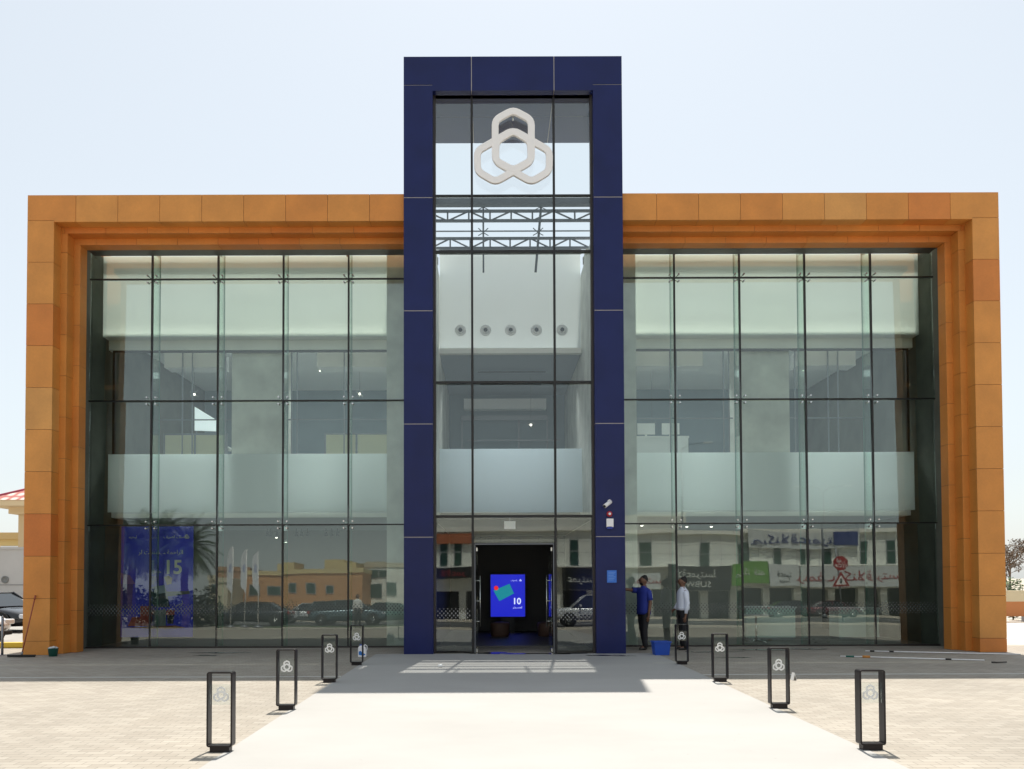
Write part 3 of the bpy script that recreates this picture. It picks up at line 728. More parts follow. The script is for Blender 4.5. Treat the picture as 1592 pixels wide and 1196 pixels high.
f = MB(); emblem(f, W*.87, z0+H*.86, .00018, .009, -.008, -.004, .0004); f.build('emblem', ST, so_)
f = MB(); f.prism([(W*.08, z0+H*.62), (W*.55, z0+H*.78), (W*.68, z0+H*.55), (W*.25, z0+H*.37)], -.006, 0); f.build('card', mat('screen_teal', (.02,.1,.1), .3, emit=(.0,.14,.17), es=1), so_)
f = MB(); f.lathe([(.07, 0), (.07, -.012)], cen=(W*.16, -.002, z0+H*.68), axis='Y', n=16); f.build('red_dot', mat('screen_red', (.3,0,0), .3, emit=(.45,.01,.01), es=1), so_)

brown = mat('brown_leather', (.16,.09,.065), .6)
for px, lab in ((777, 'brown round ottoman under the left side of the blue screen'), (850, 'brown round ottoman to the right of the blue screen')):
    p = at(px, 975, 22.6)
    o = empty('ottoman', (p.x, 22.6, .02), lab, 'ottoman', 'brown ottomans in the lobby')
    MB().lathe([(.24, 0), (.27, .03), (.28, .36), (.26, .40), (.1, .42)], n=24).build('seat', brown, o)
    MB().lathe([(.22, -.01), (.22, .0)], n=16).build('base', M['black'], o)
p = at(793, 816, TG-.02)
o = empty('exit_sign', p, 'small white blank sign box behind the glass above the entrance doors', 'sign')
MB().box(-.13, .13, .1, .14, -.09, .09).build('face', M['signwhite'], o)
MB().box(-.01, .01, .11, .13, .09, .30).build('stem', M['grey'], o)

# ------------------------------------------------------------------ furniture behind the glass
wd_ = mat('pale_counter', (.70,.84,.78), .35)
for x0, x1, y0, yb, Y, lab in ((1160, 1236, 946, 1000, 21.0, 'pale green white counter behind the round table on the right ground floor'), (1304, 1366, 948, 1000, 21.0, 'pale counter near the right corner of the ground floor')):
    a = at(x0, 1000, Y); c = at(x1, y0, Y)
    o = empty('service_counter', ((a.x+c.x)/2, Y, .02), lab, 'counter', 'pale counters behind the right glass'); hw = (c.x-a.x)/2
    MB().box(-hw, hw, 0, .6, 0.06, c.z-.05).build('body', wd_, o); MB().box(-hw-.03, hw+.03, -.03, .63, c.z-.05, c.z).build('top', M['white'], o); MB().box(-hw+.04, hw-.04, .04, .56, 0, .06).build('plinth', M['grey'], o)
p = at(1175, 960, 20.1)
o = empty('round_table', (p.x, 20.1, .02), 'round white pedestal table between the right glass and the pale counter', 'table')
zt = p.z + .03
MB().lathe([(.42, zt-.03), (.43, zt-.01), (.42, zt)], n=32).build('tabletop', M['white'], o)
MB().tube((0,0,.03), (0,0,zt-.03), .025, n=12).build('pedestal', M['chrome'], o)
f = MB()
for i in range(4):
    a = R(45 + 90*i); f.tube((0,0,.07), (.3*math.cos(a), .3*math.sin(a), .015), .016, n=6)
f.build('base', M['chrome'], o)
# upper floor desks
gcr = mat('desk_screen', (.62,.60,.42), .7)
for x0, x1, lab in ((258, 352, 'cream desk screens with grey frame left of the left concrete column'), (508, 604, 'cream desk screens with grey frame beside the tower on the left')):
    a = at(x0, 704, 21.2); c = at(x1, 674, 21.2); zf = cz0 + .5
    o = empty('office_desk', (a.x, 21.2, zf), lab, 'desk', 'screened desks on the left upper floor'); L_ = c.x - a.x; hh = c.z - zf
    MB().box(-.03, L_+.03, 0, .7, hh-.32-.04, hh-.32).build('desktop', M['white'], o)
    MB().box(0, L_*.47, -.03, 0, hh-.65, hh-.03).box(L_*.51, L_, -.03, 0, hh-.65, hh-.03).build('screen', gcr, o)
    MB().box(-.05, L_+.05, -.035, .0, hh-.025, hh+.02).box(-.05, -.005, -.034, .0, 0, hh-.03).box(L_+.005, L_+.05, -.034, 0, 0, hh-.03).box(L_*.475, L_*.505, -.034, 0, 0, hh-.03).build('frame', M['grey'], o)
a = at(303, 675, 22.4); 
o = empty('whiteboard', (a.x, 22.4, cz0+.45), 'white slanted board with added glow standing behind the left desk screens', 'board')
zA, zB, zC2 = at(303,631,22.4).z - cz0-.45, at(303,668,22.4).z-cz0-.45, at(336,651,22.4).z-cz0-.45
wA = at(336,651,22.4).x - a.x
MB().prism([(0, zB), (wA, zB-.02), (wA, zC2), (0, zA)], 0, .04).build('panel', mat('board_with_glow', (.85,.88,.88), .5, emit=(.8,.9,.95), es=.35), o)  # emission put in to brighten the board, which is no lamp
MB().box(.02, .05, .045, .08, 0, zB).box(wA-.05, wA-.02, .045, .08, 0, zB).build('leg', M['grey'], o)
a = at(1080, 690, 21.2)
o = empty('office_chair', (a.x, 21.4, cz0+.45), 'white office chair on the right upper floor beside the desk', 'chair')
MB().prism([(-.18,.95),(-.05,1.3),(.1,1.25),(.16,.9),(.14,.5),(-.05,.48)], -.03, .03).build('backrest', M['white'], o)
MB().box(-.25, .15, -.55, -.05, .44, .50).build('seat', M['grey'], o); MB().tube((-.05,-.3,.06), (-.05,-.3,.44), .03).box(-.3,.2,-.32,-.28,.03,.06).box(-.07,-.03,-.55,-.05,.03,.06).build('base', M['chrome'], o)
a = at(1028, 676, 21.6)
o = empty('office_desk', (a.x, 21.9, cz0+.45), 'grey desk with monitors just right of the tower on the upper floor', 'desk')
hh = a.z - cz0 - .5
MB().box(-.8, .8, -.3, .4, hh-.05, hh).build('desktop', M['white'], o); MB().box(-.78, .78, -.28, -.25, 0, hh-.05).box(-.78, -.74, -.25, .38, 0, hh-.05).box(.74,.78,-.25,.38,0,hh-.05).build('side_panel', M['ceil'], o)
for mx in (-.35, .35): MB().box(mx-.25, mx+.25, 0, .03, hh+.1, hh+.42).box(mx-.03, mx+.03, .03, .06, hh, hh+.2).build('monitor', M['ceil'], o)
# track lights on the left ground floor ceiling
tb = mat('track_black', (.03,.03,.03), .5)
q_ = random.Random(5); k = 0
for grp_, (py, xs_) in enumerate(((828, (416, 421, 431, 461, 469, 478, 507, 516, 525)), (836, (452, 484, 492, 500, 530, 537)))):
    for px in xs_:
        Y = cy(py - 6, cz0); p = at(px, py, Y)
        o = empty('track_spotlight', p, 'small black spotlight hanging in the cluster on the left ground floor ceiling', 'spotlight', 'black spotlights on the left ground floor ceiling')
        MB().tube((0,0,-.10), (0,0,.04), .05, .04, 10).build('head', tb, o)
        MB().tube((0,0,.04), (0,0,max(.06, cz0 + .02 - p.z)), .01, n=5).build('stem', tb, o)
for px, py, lab in ((430, 834, 'lit spotlight left of the ceiling cluster on the left ground floor'), (445, 841, 'lower lit spotlight beside the middle mullion on the left ground floor'), (998, 817, 'bright lit spotlight just right of the tower on the ground floor ceiling'), (1058, 819, 'small lit spotlight above the man in the white shirt'), (1068, 819, 'lit spotlight right of the mullion above the man in the white shirt'), (1106, 819, 'lit spotlight farthest right on the ground floor ceiling')):
    Y = cy(py - 3, cz0); Y = min(Y, 25); p = at(px, py, Y)
    o = empty('lit_spotlight', p, lab, 'spotlight', 'lit ceiling spotlights on the ground floor')
    MB().lathe([(.02,.06),(.05,.0),(.05,-.02)], n=14).build('head', M['white'], o)
    MB().lathe([(.01,-.04),(.035,-.035),(.045,-.021)], n=14).build('bulb', M['lamp'], o)

# ------------------------------------------------------------------ people
skin_m = mat('skin', (.17,.085,.05), .55); hair_m = mat('hair', (.012,.010,.009), .7); shoe_m = mat('shoe', (.02,.016,.014), .5)
def skinned(name, V, E, m, parent=None, sub=2, root=0):
    me = bpy.data.meshes.new(name); me.from_pydata([v[0] for v in V], E, []); me.update()
    o = bpy.data.objects.new(name, me); C.objects.link(o)
    o.modifiers.new('skin', 'SKIN').use_smooth_shade = True
    for i, v in enumerate(V):
        r = v[1]; r = (r, r) if not isinstance(r, tuple) else r
        me.skin_vertices[0].data[i].radius = r; me.skin_vertices[0].data[i].use_root = (i == root)
    s_ = o.modifiers.new('sub', 'SUBSURF'); s_.levels = sub; s_.render_levels = sub
    dg = bpy.context.evaluated_depsgraph_get(); me2 = bpy.data.meshes.new_from_object(o.evaluated_get(dg))
    o.modifiers.clear(); o.data = me2; me2.materials.clear(); me2.materials.append(m)
    for p in me2.polygons: p.use_smooth = True
    if parent: o.parent = parent
    return o
def person(loc, rz, label, shirt, trousers, h, armL, armR, legs, longsleeve=True, beard=False, sandals=False, robe=False):
    # local frame: the person looks along -y; x to the person's left is +x
    root = empty('person', loc, label, 'person', rz=rz); k = h / 1.70
    S = lambda x, y, z: (x*k, y*k, z*k)
    V = [(S(0,0,.93), (.135*k,.105*k)), (S(0,.0,1.05), (.125*k,.10*k)), (S(0,-.005,1.22), (.15*k,.105*k)), (S(0,.01,1.37), (.13*k,.085*k)), (S(0,.005,1.45), .055*k), (S(0,-.01,1.51), .052*k),
         (S(0,-.02,1.565), (.072*k,.082*k)), (S(0,-.015,1.63), (.076*k,.092*k)), (S(0,-.01,1.675), (.05*k,.06*k))]
    E = [(0,1),(1,2),(2,3),(3,4),(4,5),(5,6),(6,7),(7,8)]
    n = len(V); V += [(S(0,-.115,1.585), .012*k)]; E.append((6, n))                        # nose
    for sx in (-1, 1):
        n = len(V); V.append((S(sx*.083,.005,1.585), (.008*k,.018*k))); E.append((6, n))   # ear
    arms = {}
    for sx, pts in ((1, armL), (-1, armR)):
        n = len(V); rs = (.052, .042, .033, .024)
        P = [(.15,.01,1.365), *pts]
        for j, (p, r) in enumerate(zip(P, rs)): V.append((S(sx*p[0], p[1], p[2]), r*k))
        E.append((3, n)); E += [(n, n+1), (n+1, n+2), (n+2, n+3)]
        w_, e_ = Vector(V[n+3][0]), Vector(V[n+2][0]); d = (w_ - e_).normalized(); arms[sx] = (n, d)
        side = Vector((0, -1, 0)) if abs(d.z) > .6 else Vector((0, 0, 1)) ; side = (side - d*side.dot(d)).normalized()
        m_ = len(V); palm = w_ + d*.05*k; V.append((tuple(palm), (.028*k, .016*k))); E.append((n+3, m_))
        inn = d.cross(side) * sx
        for fi, (off, ln) in enumerate(((-.027,.065),(-.009,.078),(.010,.072),(.027,.056))):
            a_ = len(V); b0 = palm + d*.035*k + side*off*k; V.append((tuple(b0), .009*k)); V.append((tuple(b0 + d*ln*.5*k + inn*.010*k), .008*k)); V.append((tuple(b0 + d*ln*.9*k + inn*.028*k), .007*k))
            E += [(m_, a_), (a_, a_+1), (a_+1, a_+2)]
        a_ = len(V); V.append((tuple(palm + side*.035*k + d*.005*k), .010*k)); V.append((tuple(palm + side*.052*k + d*.035*k + inn*.012*k), .008*k)); E += [(m_, a_), (a_, a_+1)]
    LG = []
    for sx, (kn, an, to) in zip((1, -1), legs):
        n = len(V); V += [(S(sx*.085, 0, .86), (.085*k,.09*k)), (S(*kn), .056*k), (S(kn[0]*.45+an[0]*.55, kn[1]*.4+an[1]*.6+.015, kn[2]*.6+an[2]*.4), .052*k), (S(*an), .035*k), (S(*to), (.036*k,.022*k))]
        E += [(0, n), (n, n+1), (n+1, n+2), (n+2, n+3), (n+3, n+4)]; LG.append((n, kn, an, to))
    V = [(p, (r[0]*1.0, r[1]*1.0) if isinstance(r, tuple) and p[2] < 1.48*k else (r[0]*1.14, r[1]*1.14) if isinstance(r, tuple) else r) for p, r in V]
    body = skinned('body', V, E, skin_m, root)
    # clothing: lofted rings that follow the body
    def loft(f, rings, n=20, caps=True):
        vs = []
        for cx, cy, cz, rx, ry in rings:
            for i in range(n):
                a = 2*math.pi*i/n; c_, s_ = math.cos(a), math.sin(a)
                fold = 1 + .018*math.sin(3*a + cz*23) + .012*math.sin(7*a - cz*31)
                vs.append((cx + rx*fold*math.copysign(abs(c_)**.85, c_), cy + ry*fold*math.copysign(abs(s_)**.85, s_), cz))
        fs = [(r*n+i, r*n+(i+1)%n, (r+1)*n+(i+1)%n, (r+1)*n+i) for r in range(len(rings)-1) for i in range(n)]
        f.add(vs, fs, sm=True)
        if caps: f.add(vs, [tuple(range(n)), tuple(range((len(rings)-1)*n, len(rings)*n))])
    def limb(f, pts, rs, n=14):
        P = [Vector(p) for p in pts]; vs = []; ref = None
        for i, p in enumerate(P):
            d = ((P[i+1]-P[i]) if i == 0 else (P[i]-P[i-1]) if i == len(P)-1 else (P[i+1]-P[i-1])).normalized()
            a_ = (Vector((0,1,0)) if abs(d.y) < .8 else Vector((0,0,1))); a_ = (a_ - d*a_.dot(d)).normalized(); b_ = d.cross(a_)
            for k_ in range(n):
                t = 2*math.pi*k_/n; vs.append(p + (a_*math.cos(t) + b_*math.sin(t))*rs[i]*(1+.03*math.sin(2*t+i*2.1)))
        f.add(vs, [(r*n+i, r*n+(i+1)%n, (r+1)*n+(i+1)%n, (r+1)*n+i) for r in range(len(P)-1) for i in range(n)], sm=True)
        f.add(vs, [tuple(range(n)), tuple(range((len(P)-1)*n, len(P)*n))])
    hem = .93 if longsleeve else .82
    f = MB()
    loft(f, [(0,0,z_*k,rx*k,ry*k) for z_, rx, ry in [(hem,.168,.138),(hem+.05,.172,.142),(1.0,.168,.142),(1.10,.166,.140),(1.22,.178,.138),(1.31,.190,.132),(1.375,.186,.116),(1.41,.150,.096),(1.45,.062,.066),(1.475,.058,.062)] if z_ >= hem])
    for sx in (1, -1):
        n, d = arms[sx]; A_ = [Vector(V[n+t][0]) for t in range(4)]; sh = A_[0] + Vector((-sx*.03*k, 0, -.005*k))
        if longsleeve: limb(f, [sh, A_[0].lerp(A_[1], .12), A_[0].lerp(A_[1], .6), A_[1], A_[1].lerp(A_[2], .4), A_[2].lerp(A_[3], .1)], [.066*k,.074*k,.062*k,.056*k,.050*k,.038*k])
        else: limb(f, [sh, A_[0].lerp(A_[1], .12), A_[0].lerp(A_[1], .5), A_[0].lerp(A_[1], .85)], [.066*k,.076*k,.070*k,.068*k])
    f.build('shirt', shirt, root)
    f = MB()
    loft(f, [(0,0,z_*k,rx*k,ry*k) for z_, rx, ry in [(.80,.158,.118),(.86,.164,.132),(.93,.160,.132),(1.0,.152,.126)]])
    for n, kn, an, to in LG:
        hp = Vector(V[n][0]); kp = Vector(V[n+1][0]); ap = Vector(S(*an)); ft = ap + Vector((0, .01*k, -.01*k))
        limb(f, [hp + Vector((0,0,.02*k)), hp.lerp(kp, .35), kp, kp.lerp(ap, .4), kp.lerp(ap, .8), ft], [.098*k,.092*k,.074*k,.070*k,.062*k,.064*k])
    f.build('trousers', trousers, root)
    for n, kn, an, to in LG:
        skinned('shoe', [(S(an[0], an[1]+.05, .035), (.036*k,.032*k)), (S(an[0], an[1], .045), (.038*k,.045*k)), (S((an[0]+to[0])/2, (an[1]+to[1])/2, .038), (.042*k,.034*k)), (S(to[0], to[1]-.04, .028), (.040*k,.024*k))], [(0,1),(1,2),(2,3)], shoe_m, root, 1)
    skinned('hair', [(S(0,.055,1.545), (.080*k,.050*k)), (S(0,.035,1.61), (.098*k,.085*k)), (S(0,-.004,1.668), (.094*k,.106*k)), (S(0,-.028,1.70), (.070*k,.085*k))], [(0,1),(1,2),(2,3)], hair_m, root)
    f = MB()
    for sx in (-1, 1): f.lathe([(.001,-.006),(.011,-.004),(.011,.004),(.001,.006)], cen=(sx*.03*k, -.112*k, 1.603*k), axis='Y', n=8)
    f.build('eyes', hair_m, root)
    f = MB(); f.box(-.026*k, .026*k, -.116*k, -.095*k, 1.545*k, 1.553*k); f.build('mouth', mat('lips', (.12,.04,.03), .5), root)
    if beard: skinned('beard', [(S(0,-.055,1.53), (.080*k,.062*k)), (S(0,-.085,1.505), (.055*k,.042*k))], [(0,1)], hair_m, root)
    return root
stand = [((.10,-.01,.48), (.105,.02,.07), (.11,-.12,.03)), ((-.10,-.01,.48), (-.105,.02,.07), (-.11,-.12,.03))]
walk = [((.09,-.06,.48), (.10,-.05,.07), (.10,-.19,.03)), ((-.09,.02,.48), (-.10,.12,.08), (-.10,.0,.03))]
black_cloth = mat('dark_trousers', (.014,.013,.015), .8)
pw = at(1062, 1010, 18.35)
person((pw.x, 18.35, .004), R(-86), 'man in a white long sleeved shirt and dark trousers standing by the right glass', mat('white_shirt', (.72,.76,.86), .8), black_cloth, 1.72,
       ((.20,.04,1.10), (.215,.00,.86), (.215,-.01,.80)), ((.19,-.03,1.11), (.17,-.14,.95), (.13,-.18,.93)), stand)
pb = at(1001, 1010, 18.4)
person((pb.x, 18.4, .004), R(-62), 'bearded man in a blue shirt reaching up to the glass beside the navy pier', mat('blue_shirt', (.018,.035,.27), .8), black_cloth, 1.75,
       ((.20,.03,1.10), (.21,-.02,.87), (.21,-.03,.80)), ((.22,-.20,1.38), (.22,-.42,1.40), (.22,-.47,1.41)), walk, longsleeve=False, beard=True)
def reflected_person(px, Yw, h, label, **k):
    person((fx(px, Yw), Yw, 0), R(168), label, mat('pale_robe', (.70,.70,.68), .8), black_cloth, h, ((.20,.03,1.10), (.21,-.02,.87), (.21,-.03,.80)), ((.20,.03,1.10), (.21,-.02,.87), (.21,-.03,.80)), stand, **k)
reflected_person(556, -2.6, 1.72, 'passer-by in a white shirt and pale trousers mirrored in the left glass')

# ------------------------------------------------------------------ small things on the pavement
p = at(1027, 1018, 17.15)
o = empty('plastic_crate', (p.x, 17.15, .004), 'bright blue plastic tub on the ground beside the man in blue', 'tub', rz=R(4))
cb = mat('tub_blue', (.012,.07,.42), .4)
f = MB()
def ring_tub(f, w0, w1, d0, d1, h, t=.008):
    def rect(w_, d_, z): return [(-w_,-d_,z),(w_,-d_,z),(w_,d_,z),(-w_,d_,z)]
    vs = rect(w0,d0,0) + rect(w1,d1,h) + rect(w1-t,d1-t,h) + rect(w0-t,d0-t,t)
    fs = [(0,3,2,1)] + [(i,(i+1)%4,4+(i+1)%4,4+i) for i in range(4)] + [(4+i,4+(i+1)%4,8+(i+1)%4,8+i) for i in range(4)] + [(8+i,8+(i+1)%4,12+(i+1)%4,12+i) for i in range(4)] + [(12,13,14,15)]
    f.add(vs, fs)
ring_tub(f, .155, .185, .12, .14, .30); f.build('bin', cb, o, bevel=.006)
f = MB()
for a, b_, c, d in ((-.2,.2,-.155,-.14),(-.2,.2,.14,.155),(-.2,-.185,-.14,.14),(.185,.2,-.14,.14)): f.box(a, b_, c, d, .275, .302)
f.build('rim', cb, o, bevel=.004)
p = at(82, 1019, 17.25)
o = empty('bucket', (p.x, 17.25, .002), 'small green bucket with a white cloth at the foot of the left pier', 'bucket')
f = MB(); f.lathe([(.085,0),(.105,.17),(.115,.175),(.112,.18),(.1,.175),(.082,.01)], n=24); f.build('pail', mat('bucket_green', (.01,.10,.08), .4), o)
rg = random.Random(4); f = MB()
for i in range(7): 
    a = i*.9; f.lathe([(.005,.02),(.04,.0),(.045,-.02),(.02,-.035)], cen=(.06*math.cos(a), .06*math.sin(a), .20 + rg.uniform(-.01,.015)), n=9)
f.build('cloth', mat('cloth_white', (.55,.57,.58), .9), o)
p0 = at(33, 1024, 17.05); p1 = at(53, 924, 17.45)
o = empty('floor_squeegee', (p0.x, p0.y, .004), 'long floor squeegee with a reddish handle leaning on the left stone pier', 'squeegee')
d = Vector((p1.x, 17.50, p1.z)) - Vector((p0.x, p0.y, .03))
MB().tube((0,0,.05), (d.x, d.y, d.z+.03), .014, .014, 8).tube((d.x*.93, d.y*.93, d.z*.93+.03), (d.x, d.y, d.z+.03), .02, .02, 8).build('handle', mat('handle_red', (.30,.07,.03), .5), o)
MB().box(-.31, .30, -.02, .02, .02, .055).build('head', M['black'], o); MB().box(-.31, .30, -.006, .006, 0, .02).build('blade', M['black'], o); MB().tube((0,0,.05), (d.x*.07, d.y*.07, d.z*.07+.03), .024, .018, 8).build('socket', M['grey'], o)
p = at(563, 1019, 16.9)
o = empty('jug', (p.x, 16.9, .0), 'white plastic jug with a blue label beside the far left bollard', 'jug')
f = MB(); f.prism([(-.085,0),(.085,0),(.09,.02),(.09,.17),(.06,.225),(.0,.235),(-.03,.25),(-.05,.25),(-.09,.21),(-.09,.02)], -.055, .055); f.build('bottle', M['signwhite'], o, bevel=.012)
MB().prism([(-.07,.05),(.03,.03),(.08,.06),(.0,.10),(-.03,.14),(-.075,.12)], -.0575, -.0555).build('sticker', mat('label_blue', (.02,.16,.50), .4), o)
MB().tube((-.04,0,.25), (-.04,0,.275), .022, n=12).build('cap', cb, o)
MB().path([(.02,0,.232),(.06,0,.27),(.10,0,.24),(.105,0,.17),(.09,0,.14)], .010, 6).build('handle', M['signwhite'], o)
p = at(1233, 1058, 12.85)
o = empty('folded_card', (p.x, 12.85, .002), 'small folded white card with a dark patch standing near the right bollards', 'card', rz=R(12))
MB().prism([(-.03,0),(.0,.125),(.035,0),(.030,0),(0,.115),(-.025,0)], -.04, .04).build('paper', M['white'], o)
MB().prism([(-.010,.01),(.0,.075),(.016,.01)], -.0425, -.0405).build('patch', M['dark'], o)
p = at(683, 1038, 14.8)
o = empty('paper_cup', (p.x, 14.8, .005), 'crumpled white paper cup lying in the sunlit patch before the entrance', 'cup')
MB().tube((-.03,0,.03), (.04,.02,.034), .022, .032, 12).build('cup', M['white'], o); MB().tube((.04,.02,.034), (.043,.021,.034), .035, .034, 12).build('rim', M['white'], o)
def pole(name, a, c, label, grips):
    o = empty(name, a, label, 'pole'); d = c - a
    MB().tube((0,0,0), d, .012, .012, 8).build('shaft', M['signwhite'], o)
    for t0, t1, r, mm, nm in grips: MB().tube(d*t0, d*t1, r, r, 10).build(nm, mm, o)
    return o
teal = mat('grip_teal', (.01,.12,.09), .5); orange = mat('clamp_orange', (.50,.20,.03), .5)
def grd(px, py, z=.02):
    Y = 17.0
    for _ in range(30): Y = Y * 1.0 + (fz(py, Y) - z) * 9; Y = max(5, min(40, Y))
    return at(px, py, Y)
pole('telescopic_pole', grd(1306, 1022), grd(1530, 1029), 'long white telescopic pole with teal grip and orange clamp lying on the right pavement', [(.04,.10,.018,teal,'grip'), (.16,.215,.03,orange,'clamp'), (.74,.78,.017,M['black'],'joint')])
pole('telescopic_pole', grd(1345, 1014), grd(1586, 1020), 'thin white pole with black joints lying nearest the right glass', [(.03,.06,.017,M['black'],'joint'), (.16,.19,.017,M['black'],'joint')])
p = grd(1556, 1033, .01)
o = empty('hand_squeegee', p, 'small black hand squeegee lying on the pavement at the right', 'squeegee', rz=R(18))
MB().box(-.14,.14,-.012,.012,0,.02).build('blade', M['black'], o); MB().tube((-.05,.0,.012), (-.19,.05,.012), .012, .014, 8).build('handle', M['black'], o)
# damp patches of washing water
wet = bpy.data.materials.new('wet_paving'); wet.use_nodes = True
wb = wet.node_tree.nodes['Principled BSDF']; wb.inputs['Base Color'].default_value = (.05,.045,.04,1); wb.inputs['Roughness'].default_value = .12
def puddle(px, py, rx, ry, seed):
    c = grd(px, py, 0); q = random.Random(seed); n = 40; ph = [q.uniform(0, 6.28) for _ in range(5)]
    pts = []
    for i in range(n):
        a = 2*math.pi*i/n; r = 1 + sum(.16*math.sin((k+2)*a + ph[k]) for k in range(5))
        pts.append((c.x + rx*r*math.cos(a), c.y + ry*r*math.sin(a), .0085))
    m = MB(); m.add(pts, [tuple(range(n))]); return m
for i, a in enumerate([(760,1016,.5,.18),(850,1017,.9,.14),(935,1020,.35,.1),(968,1021,.2,.06),(1105,1015,.5,.10),(1180,1012,.6,.12),(1260,1011,.5,.1),(1140,1024,.3,.07),(345,1014,.5,.13),(320,1018,.25,.08),(700,1014,.4,.08)]):
    tag(puddle(a[0], a[1], a[2], a[3], i).build('puddle', wet, fix=False), kind='structure')

# ------------------------------------------------------------------ cars
tyre_m = mat('tyre', (.015,.015,.016), .8); glassdark = mat('car_glass', (.012,.016,.018), .06, spec=.8); lampw = mat('head_lamp', (.7,.72,.75), .12); lampr = mat('tail_lamp', (.35,.01,.01), .2)
def car(loc, rz, label, cat, paint, L=4.5, W_=1.78, H_=1.45, kind='sedan', group=None):
    root = empty({'sedan': 'parked_car', 'suv': 'parked_suv', 'pickup': 'parked_pickup'}[kind], loc, label, cat, group, rz)
    hw = W_/2; hl = L/2; up = H_ - 1.45
    bl = .92 + up*.45; gr = .20 + up*.35
    # (x, roofline half width at belt, bottom z, belt z)
    st = [(-hl, .70, gr+.18, bl-.18), (-hl+.12, .90, gr+.05, bl-.04), (-hl+.7, .99, gr, bl+.03), (-.6, 1.0, gr, bl+.02), (.6, 1.0, gr, bl), (hl-1.25, .99, gr, bl-.02), (hl-.6, .96, gr, bl-.12), (hl-.15, .86, gr+.05, bl-.24), (hl, .66, gr+.18, bl-.34)]
    if kind == 'suv': st[-4:] = [(hl-1.2, 1.0, gr, bl+.02), (hl-.55, .97, gr, bl-.03), (hl-.12, .90, gr+.05, bl-.12), (hl, .72, gr+.15, bl-.22)]
    vs, n = [], 10
    for x, wf, z0, z1 in st:
        w0 = hw*wf
        for yy, zz in ((-.80,z0),(-.98,z0+.12),(-1.0,(z0+z1)/2),(-.97,z1-.10),(-.84,z1),(.84,z1),(.97,z1-.10),(1.0,(z0+z1)/2),(.98,z0+.12),(.80,z0)): vs.append((x, yy*w0, zz))
    fs = []
    for i in range(len(st)-1):
        for j in range(n): fs.append((i*n+j, i*n+(j+1)%n, (i+1)*n+(j+1)%n, (i+1)*n+j))
    fs += [tuple(range(n)), tuple(range((len(st)-1)*n, len(st)*n))]
    m = MB(); m.add(vs, fs, sm=True); bo = m.build('body', paint, root)
    sb = bo.modifiers.new('sub', 'SUBSURF'); sb.levels = 1; sb.render_levels = 2
    # wheel arches and wheels
    wr = .32 + up*.12; wx = (-hl+.85, hl-.88)
    for x in wx:
        for s in (-1, 1):
            MB().lathe([(wr+.06, 0), (wr+.06, .012)] if s > 0 else [(wr+.06, -.012), (wr+.06, 0)], cen=(x, s*(hw-.005), wr+.01), axis='Y', n=28).build('wheel_arch', tyre_m, root)
            wh = MB().lathe([(wr*.62, s*-.10), (wr*.97, s*-.11), (wr, s*-.08), (wr, s*.03), (wr*.95, s*.06), (wr*.64, s*.05)], cen=(x, s*(hw-.03), wr), axis='Y', n=28).build('wheel', tyre_m, root)
            f = MB().lathe([(wr*.63, s*.0), (wr*.63, s*.048), (wr*.57, s*.052), (wr*.55, s*.02)], cen=(x, s*(hw-.03), wr), axis='Y', n=24)
            for k in range(5):
                a = R(72*k+10); c0 = Vector((x, s*(hw-.03)+s*.045, wr)); f.tube(c0, c0 + Vector((math.cos(a), 0, math.sin(a)))*wr*.58, .035, .025, 5)
            f.build('rim', M['chrome'], wh)
    # cabin
    if kind == 'sedan': cab = [(-hl+.55, bl, 0), (-hl+1.25, H_-.04, 1), (-.2, H_, 1), (.35, H_-.03, 1), (hl-1.15, bl-.02, 0)]
    elif kind == 'suv': cab = [(-hl+.10, bl, 0), (-hl+.42, H_-.05, 1), (-.2, H_, 1), (.55, H_-.05, 1), (hl-1.05, bl, 0)]
    else: cab = [(-.75, bl, 0), (-.6, H_-.03, 1), (.1, H_, 1), (.7, H_-.04, 1), (hl-1.1, bl, 0)]
    vs = []
    for x, z, t in cab:
        ww = hw*(.92 if not t else .76); vs += [(x, -ww, z), (x, ww, z)]
    x0, x1 = cab[0][0], cab[-1][0]
    side = [(c[0], c[1]) for c in cab]
    gv = []
    for s in (-1, 1): gv += [(x, s*hw*(.90 if not t else .755), z - (.03 if t else 0)) for x, z, t in cab]
    k = len(cab); m = MB(); m.add(gv, [tuple(range(k)), tuple(range(2*k-1, k-1, -1))] + [(i, i+k, i+1+k, i+1) for i in range(k-1)], sm=False); m.build('windows', glassdark, root)
    m = MB()
    rv = []
    for s in (-1, 1): rv += [(x, s*hw*.765, z) for x, z, t in cab[1:-1]]
    kk = k - 2; rv2 = [(x, y, z-.035) for x, y, z in rv]
    m.add(rv + rv2, [tuple(list(range(kk)) + list(range(2*kk-1, kk-1, -1))), tuple(list(range(2*kk, 3*kk)) + list(range(4*kk-1, 3*kk-1, -1)))] + [(i, i+1, i+1+2*kk, i+2*kk) for i in range(kk-1)] + [(kk+i, kk+i+1, 3*kk+i+1, 3*kk+i) for i in range(kk-1)] + [(0, kk, 3*kk, 2*kk), (kk-1, 2*kk-1, 4*kk-1, 3*kk-1)])
    for s in (-1, 1):
        for a, b_ in ((0,1),(k-2,k-1)):
            m.tube((cab[a][0], s*hw*(.90 if not cab[a][2] else .76), cab[a][1]), (cab[b_][0], s*hw*(.90 if not cab[b_][2] else .76), cab[b_][1]-.02), .035, .03, 6)
        xm = (cab[1][0]+cab[-2][0])/2; m.tube((xm, s*hw*.925, bl), (xm, s*hw*.765, H_-.03), .03, .03, 6)
    m.build('roof', paint, root)
    if kind == 'pickup':
        m = MB(); m.box(-hl+.1, -.8, -hw*.82, hw*.82, bl-.05, bl+.045); m.build('bed', tyre_m, root)
